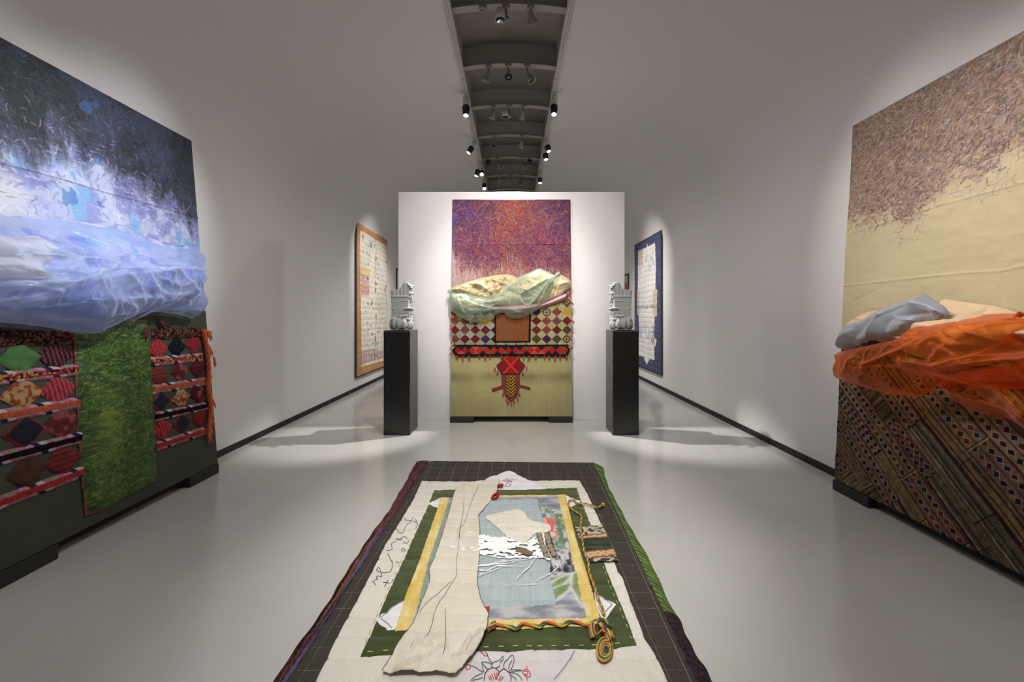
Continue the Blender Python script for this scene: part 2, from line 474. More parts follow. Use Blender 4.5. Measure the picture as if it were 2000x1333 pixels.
def drape(name, mat, parent, pl, poly_px, w0=.02, depth=.12, sigma=.06, ridges=(), folds=(), crumple=0., res=.006, lift=None,
          hem=0., thick=0., color=None, smooth=4, seed=1, sag=0.):
    """a bundle of cloth or folded paper: outline, bulge, traced folds and finer wrinkles"""
    lf = w0 + depth * .85 if lift is None else lift
    P = pl.poly(poly_px, w0 + depth * .45 if lift is None else lift)
    if smooth: P = smoothline(P, smooth, True)
    R = [(smoothline(pl.poly(q, lf), 5), a, wd, dn) for (q, a, wd, dn) in ridges]
    cu, cv = P.mean(0)
    def hf(U, V, d):
        e = 1 - np.exp(-(d / sigma) ** 1.3)
        W = depth * e
        f = 1 - np.exp(-d / .03)
        for (q, a, wd, dn) in R:
            dd, _, _ = segdist(U, V, q); W = W + f * a * .85 * np.exp(-(dd / (wd * 1.45)) ** 1.25)
        wx = .5 * (fbm(U * 3, V * 3, seed + 90, 2) - .5); wy = .5 * (fbm(U * 3 + 9, V * 3, seed + 91, 2) - .5)
        for (th, fa, fc, amp, sd) in folds:
            t_ = math.radians(th); a_ = (U * math.cos(t_) + V * math.sin(t_) + wx) * fa; b_ = (-U * math.sin(t_) + V * math.cos(t_) + wy) * fc
            W = W + f * amp * (ridged(a_, b_, sd, 2, .45) - .5) * 2
        if crumple:
            cx_ = (U + wx * .6); cy_ = (V + wy * .6)
            W = W + f * crumple * (facet(cx_ * 10, cy_ * 10, seed) * 2.0 + facet(cx_ * 22 + 3, cy_ * 22, seed + 7) * .8)
        if sag: W = W + sag * e * np.clip((cv - V) / .3, -1, 1)
        return w0 + np.maximum(W, -w0 * .5)
    ex = None
    if hem or any(r[3] for r in R):
        def dens(U, V, d):
            x = hem * np.exp(-(d / .006) ** 2)
            for (q, a, wd, dn) in R:
                if dn: dd, _, _ = segdist(U, V, q); x = x + dn * (.9 * np.exp(-(dd / (wd * .24)) ** 2) + .35 * np.exp(-(dd / (wd * 1.3)) ** 2))
            x = x + .25 * (fbm(U * 6, V * 9, seed + 5, 3) - .5)
            return x
        ex = {'dense': dens}
    o = sheet(name, mat, parent, pl, poly=P, res=res, h=hf, color=color, extra=ex)
    if thick: solid(o, thick)
    return o
def regioncv(ox, oy, k):
    return lambda pts: [(ox + x / k, oy + y / k) for x, y in pts]
M['canvas'] = painted('painted_canvas', .55, 420, .25, .0015, .3, val=.85)
M['fabric'] = painted('embroidered_fabric', .9, 300, .4, .002, .1, sat=1.0)
M['fabricL'] = painted('dimmed_embroidered_fabric', .9, 300, .4, .002, .1, sat=.96, val=.66)  # embroidered fabric darkened: dim light low on the left panel is in its colour
M['velvet'] = painted('crushed_velvet', .45, 70, .8, .006, .5, sheen=0, sat=.95, val=1.)
M['kraft'] = plain('beige_folded_paper', (188, 170, 132), .62, bscale=40, bstr=.35, bdist=.003, var=.06, vscale=5)
M['boardside'] = plain('panel_side_ochre', (150, 104, 58), .7)
M['bar'] = plain('black_block', (34, 34, 35), .6, bscale=60, bstr=.4)

def panel_base(label, group, pl, w, h, depth, side, blocks, bname):
    """stretched panel standing on two black blocks"""
    O = pl.O
    t = thing('textile_panel', label, 'artwork', pl.pt(w / 2, 0, -depth), group)
    b = MB()
    vs = [pl.pt(u, v, ww) for ww in (-depth, -.004) for v in (.0, h) for u in (0, w)]
    b.add(vs, [(0, 2, 3, 1), (4, 5, 7, 6), (0, 1, 5, 4), (2, 6, 7, 3), (0, 4, 6, 2), (1, 3, 7, 5)]); b.build('backing_board', M['boardside'], t)
    b = MB()
    vs = [pl.pt(u, v, ww) for ww in (-depth - .0, -.03) for v in (-.045, -.002) for u in (min(x[1] for x in blocks) + .004, max(x[0] for x in blocks) - .004)]
    b.add(vs, [(0, 2, 3, 1), (4, 5, 7, 6), (0, 1, 5, 4), (2, 6, 7, 3), (0, 4, 6, 2), (1, 3, 7, 5)]); b.build('bottom_rail', M['bar'], t)
    for (u0, u1, lab) in blocks:
        Nf = Vector((pl.N.x, pl.N.y, 0)).normalized(); Uh = pl.U
        p0 = Vector((O.x, O.y, 0)); b = MB()
        zt = O.z - .004
        vs = [p0 + Uh * u + Nf * n + Vector((0, 0, z)) for z in (0.001, zt) for n in (-depth - .10, .012) for u in (u0, u1)]
        b.add(vs, [(0, 2, 3, 1), (4, 5, 7, 6), (0, 1, 5, 4), (2, 6, 7, 3), (0, 4, 6, 2), (1, 3, 7, 5)])
        c = p0 + Uh * (u0 + u1) / 2
        o = b.build('support_block', M['bar'], None, False, (c.x, c.y, 0)); bevel(o, .004, 2)
        tag(o, lab, 'block', 'black support blocks under the panels')
    return t
# ================================================================== tracks and lamps in the vault
M['lampw'] = plain('lamp_white', (206, 202, 196), .4)
M['lampb'] = plain('lamp_black', (20, 20, 21), .45)
M['oldlamp'] = plain('old_lamp_enamel', (150, 145, 136), .45)
M['glassb'] = plain('dark_bulb_glass', (24, 25, 28), .08, spec=.8)
def emis(name, rgb, st):
    m, nt, b = newmat(name); b.inputs['Emission Color'].default_value = (*s255(*rgb), 1); b.inputs['Emission Strength'].default_value = st
    b.inputs['Base Color'].default_value = (.8, .8, .8, 1); return m
M['lens'] = emis('lit_lens', (255, 250, 240), 14)
seg = [(YB, .6), (.62, 2.9), (2.92, 5.32), (5.36, 5.95), (6.0, 7.02), (7.06, 8.3), (8.34, 9.9), (9.94, 11.9)]
for side, xc in (('left', SL - .028), ('right', SR + .028)):
    for i, (a, b_) in enumerate(seg):
        if b_ < 3.4: continue
        near = ('nearest to the front', 'second from the front', 'third from the front', 'fourth from the front', 'fifth from the front', 'farthest back')[i - 2]
        t = thing('light_track', 'white track rail along the %s edge of the ceiling slot, %s' % (side, near), 'light track', (xc, (a + b_) / 2, SZ), 'track rails along the ceiling slot')
        b = MB(); b.box(xc - .02, xc - .006, a, b_, SZ - .022, SZ - .001); b.box(xc + .006, xc + .02, a, b_, SZ - .022, SZ - .001); b.build('rail', M['track'], t)
        b = MB(); b.box(xc - .006, xc + .006, a, b_, SZ - .016, SZ - .002); b.build('groove', M['trackslot'], t)
def frame_from(d):
    return Vector(d).to_track_quat('-Z', 'Y').to_matrix().to_4x4()
def track_spot(mount, lens, label, lit=True, black=True, flip=0.0):
    mx, my = mount; Y = (SZ - .02 - H) * F / (CY - my)
    xc = (SL - .028) if mx < 1000 else (SR + .028)
    base = Vector((xc, Y, SZ - .022))
    Yl = Y - flip
    tip = Vector(((lens[0] - CX) / F * Yl, Yl, H - (lens[1] - CY) / F * Yl))
    t = thing('track_spotlight', label, 'spotlight', base, 'lit spotlights on the tracks')
    b = MB(); b.box(xc - .017, xc + .017, Y - .06, Y + .06, base.z - .03, base.z); bevel(b.build('adapter', M['lampw'], t), .003)
    hinge = base + Vector((0, 0, -.045))
    d = (tip - hinge).normalized(); L = (tip - hinge).length
    b = MB(); b.tube([base + Vector((0, 0, -.02)), hinge - d * .0], .012, 8); b.build('arm', M['lampw'], t, True)
    Mx = Matrix.Translation(hinge) @ frame_from(d)
    b = MB(); b.lathe([(.012, .0), (.04, -.012), (.046, -.03), (.046, -L * .52), (.04, -L * .55)], 20, Mx); b.build('lamp_body', M['lampw'], t, True)
    b = MB(); b.lathe([(.05, -L * .54), (.052, -L * .58), (.040, -L), (.034, -L), (.034, -L + .03)], 20, Mx, cap=False)
    b.lathe([(.05, -L * .54), (.001, -L * .54)], 20, Mx, cap=False)
    b.build('snoot', M['lampb'] if black else M['lampw'], t, True)
    b = MB(); b.lathe([(.001, -L + .004), (.0335, -L + .004)], 20, Mx, cap=False); b.build('lens', M['lens'], t)
    return hinge, tip, d
HOT = {}
HOT['l1'] = track_spot((910, 183), (910, 226), 'lit white spotlight with black snoot, left track, nearest the front', flip=.10)
HOT['r1'] = track_spot((1077, 183), (1082, 224), 'lit white spotlight with black snoot, right track, nearest the front', flip=.10)
HOT['l2'] = track_spot((929, 271), (915, 299), 'lit spotlight with black snoot on the left track, second from the front, tilted left', flip=.05)
HOT['r2'] = track_spot((1058, 269), (1072, 296), 'lit spotlight on the right track tilted right, upper of the two close together', flip=.05)
HOT['r3'] = track_spot((1055, 285), (1066.5, 312), 'lit spotlight on the right track tilted right, lower of the two close together', flip=.05)
HOT['l3'] = track_spot((938, 316), (930, 344), 'lit spotlight on the left track above the free-standing wall, tilted left', flip=.05)
HOT['l4'] = track_spot((942, 329), (941, 341), 'spotlight on the left track facing the viewer with a glaring round lens', flip=.22)
HOT['r4'] = track_spot((1046, 333), (1055, 358), 'lit spotlight on the right track just above the free-standing wall', flip=.05)
HOT['l5'] = track_spot((949, 348), (946, 369), 'brightest spotlight, left track, its lens just over the top edge of the free-standing wall', flip=.25)
# the old unlit flood lamps clamped to the ribs
def flood(rib, mx, lamp, kind, label):
    Y = RIB_Y[rib] - .045
    zr = 4.585 - .045 * (((mx - CX) / F * Y - (SL + SR) / 2) / ((SR - SL) / 2)) ** 2
    x = (mx - CX) / F * Y; base = Vector((x, Y + .02, zr))
    t = thing('flood_lamp', label, 'ceiling lamp', base, 'old unlit lamps on the slot ribs')
    b = MB(); b.lathe([(.036, 0), (.04, -.006), (.04, -.034), (.034, -.042), (.001, -.042)], 18, Matrix.Translation(base)); b.build('mount_box', M['oldlamp'], t, True)
    if lamp is None:
        b = MB(); b.box(x - .025, x + .025, Y + .015, Y + .025, zr - .044, zr - .042, col=None); b.build('socket_slot', M['lampb'], t); return
    Yl = Y - .03
    q = Vector(((lamp[0] - CX) / F * Yl, Yl, H - (lamp[1] - CY) / F * Yl))
    top = base + Vector((0, 0, -.04))
    if kind == 'side':
        e = Vector((x + .01, Yl, q.z - .02))
        b = MB(); b.tube([top, e], .011, 8); b.box(e.x - .02, e.x + .02, e.y - .015, e.y + .015, e.z - .035, e.z); b.build('arm', M['oldlamp'], t, True)
        Mx = Matrix.Translation(q + Vector((0, 0, .05)))
        b = MB(); b.lathe([(.001, .012), (.035, .012), (.042, 0), (.05, -.04), (.055, -.1), (.051, -.1), (.045, -.03)], 20, Mx, cap=False)
        b.tube([q + Vector((.04, 0, 0)), e], .007, 6); b.build('lamp_shade', M['lampw'], t, True)
        b = MB(); b.lathe([(.05, -.095), (.001, -.09)], 20, Mx, cap=False); b.build('bulb', M['glassb'], t, True)
        return
    d = (q - top).normalized(); L = (q - top).length
    tilt = {'bell': (0.25, .5, -.8), 'left': (-.35, .25, -.9), 'right': (.5, -.1, -.8), 'down': (0, -.55, -.8), 'front': (0, -.9, -.35), 'back': (-.2, .6, -.7)}[kind]
    b = MB(); b.tube([top, top + (q - top) * .55], .012, 8); b.build('arm', M['oldlamp'], t, True)
    p = top + (q - top) * .5
    Mx = Matrix.Translation(p) @ frame_from(tilt)
    b = MB(); b.lathe([(.018, .015), (.024, 0), (.026, -.03), (.05, -.075), (.056, -.10), (.056, -.112), (.052, -.112), (.048, -.085)], 22, Mx, cap=False); b.build('lamp_shade', M['oldlamp'], t, True)
    b = MB(); b.lathe([(.001, -.104), (.03, -.1), (.049, -.088)], 20, Mx, cap=False); b.build('bulb', M['glassb'], t, True)
fl = [
 (1, 943, None, '', 'round ceiling box without a lamp on the nearest rib'),
 (1, 988, (977, 30), 'side', 'unlit cylinder lamp with side arm on the nearest rib'),
 (1, 1037, (1034, 28), 'bell', 'unlit bell lamp tilted away on the nearest rib'),
 (2, 955, (953, 150), 'left', 'unlit lamp tilted left on the second rib, leftmost of three'),
 (2, 993, (993, 153), 'down', 'unlit round bulb lamp in the middle of the second rib'),
 (2, 1029, (1032, 158), 'right', 'unlit lamp tilted right on the second rib, rightmost of three'),
 (3, 963, (966, 224), 'left', 'unlit lamp tilted left on the third rib, leftmost of three'),
 (3, 995, (987, 223), 'side', 'unlit cylinder lamp with side arm on the third rib'),
 (3, 1024, (1020, 225), 'back', 'unlit lamp turned away on the third rib, rightmost of three'),
 (4, 967, (963, 284), 'down', 'unlit flared lamp on the fourth rib, left of two'),
 (4, 1020, (1018, 284), 'back', 'unlit lamp turned away on the fourth rib, right of two'),
 (5, 954, (954, 320), 'front', 'small dark lamp on the fifth rib, leftmost of four'),
 (5, 972, (976, 326), 'right', 'unlit lamp on the fifth rib, second from the left'),
 (5, 1017, (1021, 331), 'right', 'unlit lamp on the fifth rib, third from the left'),
 (5, 1034, (1034, 319), 'front', 'small dark lamp on the fifth rib, rightmost of four'),
 (6, 976, (975, 352), 'left', 'unlit lamp on the sixth rib, leftmost of three'),
 (6, 999, (991, 352), 'right', 'unlit bulb lamp in the middle of the sixth rib'),
 (6, 1019, (1015, 355), 'down', 'unlit lamp on the sixth rib, rightmost of three'),
]
for a in fl: flood(*a)
# loose wire between two boxes on the second rib
Yw = 5.14
pw = [Vector(((x - CX) / F * Yw, Yw, H - (y - CY) / F * Yw)) for x, y in smoothline([(996, 130), (1002, 119), (1010, 117), (1020, 118), (1029, 120), (1031, 130)], 5)]
b = MB(); b.tube(pw, .003, 5); tag(b.build('electric_wire', M['oldlamp'], None, True), 'thin grey wire looping between two lamp boxes on the second rib', 'wire')
# ================================================================== plinths and sculptures
def steel():
    m, nt, b = newmat('blackened_steel')
    tc = nd(nt, 'ShaderNodeTexCoord'); n = nd(nt, 'ShaderNodeTexNoise', Scale=6.); n.inputs['Detail'].default_value = 8
    mp = nd(nt, 'ShaderNodeMapping'); mp.inputs['Scale'].default_value = (1, 1, .35)
    nt.links.new(tc.outputs['Object'], mp.inputs[0]); nt.links.new(mp.outputs[0], n.inputs['Vector'])
    r = nd(nt, 'ShaderNodeValToRGB'); r.color_ramp.elements[0].color = (*s255(11, 11, 12), 1); r.color_ramp.elements[1].color = (*s255(24, 23, 23), 1)
    r.color_ramp.elements[0].position = .35; r.color_ramp.elements[1].position = .75
    nt.links.new(n.outputs[0], r.inputs[0])
    nt.links.new(r.outputs[0], b.inputs['Base Color']); b.inputs['Metallic'].default_value = .15; b.inputs['Roughness'].default_value = .3
    b.inputs['Specular IOR Level'].default_value = .8
    return m
M['steel'] = steel()
M['worn'] = plain('worn_steel_edge', (120, 112, 102), .5, metal=.4, var=.5, vscale=40)
M['plaster'] = plain('grey_plaster', (164, 164, 163), .75, bscale=70, bstr=.35, bdist=.003)
ZP = 1.221
def plinth(x0, x1, y0, y1, side):
    t = thing('plinth', 'tall black steel plinth %s of the tall textile panel on the white wall' % side, 'plinth', ((x0 + x1) / 2, (y0 + y1) / 2, 0), 'black plinths')
    b = MB(); b.box(x0, x1, y0, y1, 0, ZP); bevel(b.build('column', M['steel'], t), .004, 1)
    xi = x1 if side == 'left' else x0
    b = MB(); rr = random.Random(5 if side == 'left' else 9); z = .0
    while z < ZP - .03:
        h = rr.uniform(.008, .05); w = rr.uniform(.002, .008)
        if rr.random() < .75:
            s = -1 if side == 'left' else 1
            b.box(min(xi, xi + s * w), max(xi, xi + s * w), y0 - .0006, y0, z, min(z + h, ZP))
        z += h
    b.box(x0, x1, y0 - .0006, y0, ZP - .012, ZP - .008)
    b.build('worn_edge', M['worn'], t)
    return t
plinth(-1.507, -1.197, 4.766, 5.15, 'left'); plinth(1.159, 1.465, 4.766, 5.11, 'right')
def sculpture(cx, cy, s, label):
    """s=1: hump at the inner (right) side; s=-1 mirrored"""
    rr = random.Random(11); b = MB()
    def X(x): return cx + s * x
    def bl(x, y, z, rx, ry, rz, n=12): b.ball((X(x), cy + y, ZP + z), rx, ry, rz, nu=n, nv=8)
    # lower body block, slightly splayed
    def slab(x0, x1, y0, y1, z0, z1, k=0.0):
        vs = [(X(x0 - k), cy + y0, ZP + z0), (X(x1 + k), cy + y0, ZP + z0), (X(x1 + k), cy + y1, ZP + z0), (X(x0 - k), cy + y1, ZP + z0),
              (X(x0), cy + y0, ZP + z1), (X(x1), cy + y0, ZP + z1), (X(x1), cy + y1, ZP + z1), (X(x0), cy + y1, ZP + z1)]
        f = [(3, 2, 1, 0), (4, 5, 6, 7), (0, 1, 5, 4), (1, 2, 6, 5), (2, 3, 7, 6), (3, 0, 4, 7)]
        if s < 0: f = [q[::-1] for q in f]
        b.add(vs, f)
    slab(-.100, .112, -.075, .09, .10, .262, .004)
    slab(-.108, .100, -.072, .09, .255, .405, -.004)
    slab(-.112, -.078, -.092, .08, .250, .262); slab(.05, .135, -.092, .09, .250, .266)
    # pocket with vertical pleats above it
    slab(-.112, .104, -.080, .08, .392, .408)
    xs = np.linspace(-.108, .100, 30)
    for i, x in enumerate(xs):
        top = .478 + .012 * (x + .1) / .1 + .078 * float(sstep(-.01, .045, x)) - .028 * float(sstep(.06, .10, x))
        dy = .004 * math.sin(i * 1.1) + (.010 if i % 5 == 0 else 0) + (.006 if 9 < i < 16 else 0)
        p = [(X(x * 1.0), cy + dy - .05, ZP + .395), (X(x * 1.03), cy + dy - .047, ZP + .44), (X(x * 1.06), cy + dy - .05, ZP + top)]
        b.tube(p, [.010, .011, .009], 8)
        b.tube([(q[0], q[1] + .03, q[2]) for q in p], .017, 8); b.tube([(q[0], q[1] + .07, q[2] - .01) for q in p], .02, 8); b.tube([(q[0], q[1] + .11, q[2] - .03) for q in p], .02, 8)
    # folds across the lower body
    for z, a, k in ((.345, .0, .6), (.215, -.2, .7)):
        p = [(X(x), cy - .074 - .003 * math.sin(x * 30 + a), ZP + z + .008 * math.sin(x * 18 + a * 9)) for x in np.linspace(-.10, .10, 12)]
        b.tube(p, .005 * k, 6)
    # ragged inner edge
    for i in range(46):
        z = rr.uniform(.18, .54); bl(.108 + rr.uniform(-.014, .026 - .04 * max(0, z - .42)), rr.uniform(-.08, .08), z, rr.uniform(.008, .017), rr.uniform(.008, .02), rr.uniform(.007, .016), 8)
    # pile of rounded lobes at the foot
    for i, (x, y, w, hh) in enumerate([(-.105, -.05, .030, .060), (-.062, -.085, .036, .066), (-.006, -.10, .038, .070), (.052, -.092, .036, .064), (.098, -.06, .030, .058),
                                 (-.115, .01, .030, .058), (.112, .0, .028, .055), (-.10, .065, .03, .055), (.10, .06, .03, .055), (0, .08, .07, .06), (0, 0, .1, .075)]):
        bl(x, y, hh + .006, w, w * .95, hh)
    for i in range(9):
        x = -.09 + .19 * i / 8; bl(x, -.072 + rr.uniform(-.01, .01), .128 + rr.uniform(-.008, .008), .022, .028, .022)
    for i in range(12):
        bl(rr.uniform(-.02, .10), -.075 + rr.uniform(-.015, .012), .16 + rr.uniform(-.01, .012), rr.uniform(.01, .022), .018, rr.uniform(.008, .014), 8)
    for i in range(10):
        bl(rr.uniform(-.11, .11), rr.uniform(-.03, .08), .12 + rr.uniform(-.01, .02), .03, .03, .025, 8)
    o = b.build('plaster_sculpture', M['plaster'], None, True, (cx, cy, ZP))
    r = o.modifiers.new('fuse', 'REMESH'); r.mode = 'VOXEL'; r.voxel_size = .0045; r.use_smooth_shade = True
    sm = o.modifiers.new('soften', 'SMOOTH'); sm.factor = .5; sm.iterations = 2
    tag(o, label, 'sculpture', 'plaster sculptures on plinths')
sculpture(-1.345, 4.95, 1, 'pleated grey plaster sculpture with lumpy foot on the left plinth')
sculpture(1.305, 4.95, -1, 'pleated grey plaster sculpture with lumpy foot on the right plinth')
# ================================================================== quilts and frames on the far side walls
M['cloth'] = painted('quilted_cotton', .9, 260, .3, .002, .15, val=.95)
M['edge'] = plain('dark_binding', (62, 62, 66), .8)
PLQ = Plane((WL + .045, 7.50, .26), (0, 1, 0), (0, 0, 1))
wq, hq = 1.80, 2.86
def qh(U, V, d): 
    l = np.abs(((V + .012 * np.sin(U * 5 + V * 7)) / .105) % 1 - .5) * 2
    return .006 * (1 - np.exp(-(1 - l) / .25)) - .02 * np.exp(-d / .004)
t = thing('wall_quilt', 'cream stitched quilt with orange-brown border on the left wall', 'quilt', (WL + .03, 8.4, .25))
b = MB(); b.box(WL + .004, WL + .04, 7.485, 7.485 + wq + .03, .245, .245 + hq + .03); b.build('backing', M['edge'], t)
creamL = PLQ.poly([(703, 450), (712, 454), (731, 467), (755, 481), (755, 522), (757, 580), (758.5, 640), (752, 704), (706, 717), (704.5, 600), (703, 500)])
def colL(U, V):
    c = np.tile(C(196, 140, 92), (len(U), 1)) * (0.9 + .2 * fbm(U * 9, V * 9, 3))[:, None]
    m = inpoly(U, V, creamL)
    cr = mixc(C(206, 200, 182), C(232, 228, 214), fbm(U * 5, V * 5, 5))
    wl = np.abs(((V + .012 * np.sin(U * 5 + V * 7)) / .105) % 1 - .5)
    cr = mixc(cr, C(150, 140, 122), sstep(.455, .5, wl) * .5)
    blk = (U > .18) & (U < .62) & (V > 1.52) & (V < 1.93); cr = np.where((blk & ((np.sin(U * 90) * np.sin(V * 80)) > -.1))[:, None], C(188, 120, 112), cr)
    blk2 = (U > .16) & (U < .7) & (V > 1.93) & (V < 2.06); cr = np.where(blk2[:, None], C(214, 192, 140), cr)
    bot = (V < .42 + .05 * np.sin(U * 3)) & (V > .2) & (np.sin(U * 70) > -.3); cr = np.where(bot[:, None], C(178, 130, 126), cr)
    cx = 1.0 + .03 * np.sin(V * 6); vein = (np.abs(U - cx) < .02 + .03 * (vnoise(V * 9, U * 3, 4) > .7)) & (vnoise(U * 30, V * 18, 8) > .52)
    cr = np.where(vein[:, None], C(160, 110, 84), cr)
    sp = (vnoise(U * 14, V * 14, 21) > .9) & (U > .25); cr = np.where(sp[:, None], C(150, 100, 84), cr)
    spot_ = (np.hypot(U - .55, V - 1.36) < .03) | (np.hypot(U - .8, V - .75) < .03); cr = np.where(spot_[:, None], C(60, 50, 60), cr)
    spot2 = np.hypot((U - .72), (V - 2.55) * .5) < .035; cr = np.where(spot2[:, None], C(128, 118, 160), cr)
    return np.where(m[:, None], cr, c)
sheet('quilt_top', M['cloth'], t, PLQ, rect=(0, wq, 0, hq), res=.01, h=qh, color=colL)
PRQ = Plane((WR - .045, 9.25, .29), (0, -1, 0), (0, 0, 1))
wr, hr = 1.62, 2.68
t = thing('wall_quilt', 'white and beige stitched quilt with dark blue border on the right wall', 'quilt', (WR - .03, 8.5, .28))
b = MB(); b.box(WR - .04, WR - .004, 9.25 - wr - .015, 9.265, .275, .275 + hr + .03); b.build('backing', M['edge'], t)
white = PRQ.poly([(1200 + x / 4.166, 430 + y / 4.166) for x, y in [(195, 250), (262, 222), (268, 190), (275, 215), (332, 185), (340, 400), (335, 560), (350, 565), (347, 785), (330, 785), (325, 950), (345, 980), (340, 1010), (326, 1040), (328, 1142), (290, 1130), (265, 1180), (238, 1112), (198, 1100), (203, 900), (198, 770), (186, 765), (187, 575), (192, 560)]])
tanp = [PRQ.poly([(1200 + x / 4.166, 430 + y / 4.166) for x, y in q]) for q in
        ([(187, 575), (204, 572), (206, 768), (186, 765)], [(314, 570), (350, 565), (347, 785), (318, 780)], [(195, 250), (232, 236), (232, 360), (198, 380)])]
def colR(U, V):
    c = np.tile(C(76, 80, 112), (len(U), 1)) * (0.85 + .3 * fbm(U * 12, V * 12, 3))[:, None]
    wl = np.abs(((V + .012 * np.sin(U * 5 + V * 7)) / .105) % 1 - .5)
    c = mixc(c, C(150, 150, 180), (sstep(.47, .5, wl) * .5))
    cr = mixc(C(216, 212, 206), C(238, 236, 230), fbm(U * 5, V * 5, 5))
    cr = mixc(cr, C(140, 136, 130), sstep(.455, .5, wl) * .45)
    for q in tanp: cr = np.where(inpoly(U, V, q)[:, None], cr * C(232, 212, 184), cr)
    sc = (np.abs(V - 1.28) < .05) & (vnoise(U * 60, V * 60, 7) > .62); cr = np.where(sc[:, None], C(120, 110, 104), cr)
    low = np.exp(-((V - .75) / .2) ** 2) * (vnoise(U * 9, V * 9, 12) > .55); cr = mixc(cr, C(168, 172, 192), low * .6)
    red = (np.hypot((U - 1.22) / .12, (V - .72) / .22) < 1) & (vnoise(U * 40, V * 40, 14) > .5); cr = np.where(red[:, None], C(150, 110, 112), cr)
    mm = np.exp(-((V - 2.2) / .18) ** 2) * (vnoise(U * 12, V * 12, 15) > .6); cr = mixc(cr, C(150, 158, 170), mm * .5)
    return np.where(inpoly(U, V, white)[:, None], cr, c)
sheet('quilt_top', M['cloth'], t, PRQ, rect=(0, wr, 0, hr), res=.01, h=qh, color=colR)
# two small frames farther along
M['frame'] = plain('dark_frame', (40, 38, 38), .5); M['mat'] = plain('pale_mount', (196, 188, 172), .8)
M['orangeprint'] = plain('orange_print', (196, 92, 48), .7); M['whiteprint'] = plain('white_print', (224, 222, 216), .8)
def frame(x, y0, y1, z0, z1, s, lab, inner):
    t = thing('picture_frame', lab, 'picture', (x, (y0 + y1) / 2, (z0 + z1) / 2))
    a, b_ = sorted((x, x + s * .03)); b = MB()
    for q in ((y0, y0 + .02, z0, z1), (y1 - .02, y1, z0, z1), (y0, y1, z0, z0 + .02), (y0, y1, z1 - .02, z1)): b.box(a, b_, *q)
    b.build('frame', M['frame'], t)
    a2, b2 = sorted((x, x + s * .012)); b = MB(); b.box(a2, b2, y0 + .02, y1 - .02, z0 + .02, z1 - .02); b.build('mount', M['mat'] if inner else M['whiteprint'], t)
    if inner is not None:
        a3, b3 = sorted((x + s * .012, x + s * .014)); b = MB(); b.box(a3, b3, *inner); b.build('print', M['orangeprint'], t)
frame(WL, 10.14, 11.6, 1.3, 2.56, 1, 'narrow framed picture with pale mount at the far end of the left wall', None)
frame(WR, 9.85, 11.3, 1.28, 2.40, -1, 'framed picture with orange print at the far end of the right wall', (9.98, 11.1, 1.8, 2.2))
# ================================================================== centre panel
PC = Plane((-.806, 5.33, .082), (1, 0, 0), (0, .12, 2.85))
pcw, pch = 1.570, 2.862
tc_ = panel_base('tall textile panel with purple painting and pale green draped cloth on the white wall', 'tall mixed textile panels', PC, pcw, pch, .03, 0,
    [(-.012, .30, 'black block under the left corner of the centre panel'), (1.27, 1.582, 'black block under the right corner of the centre panel')], 'center')
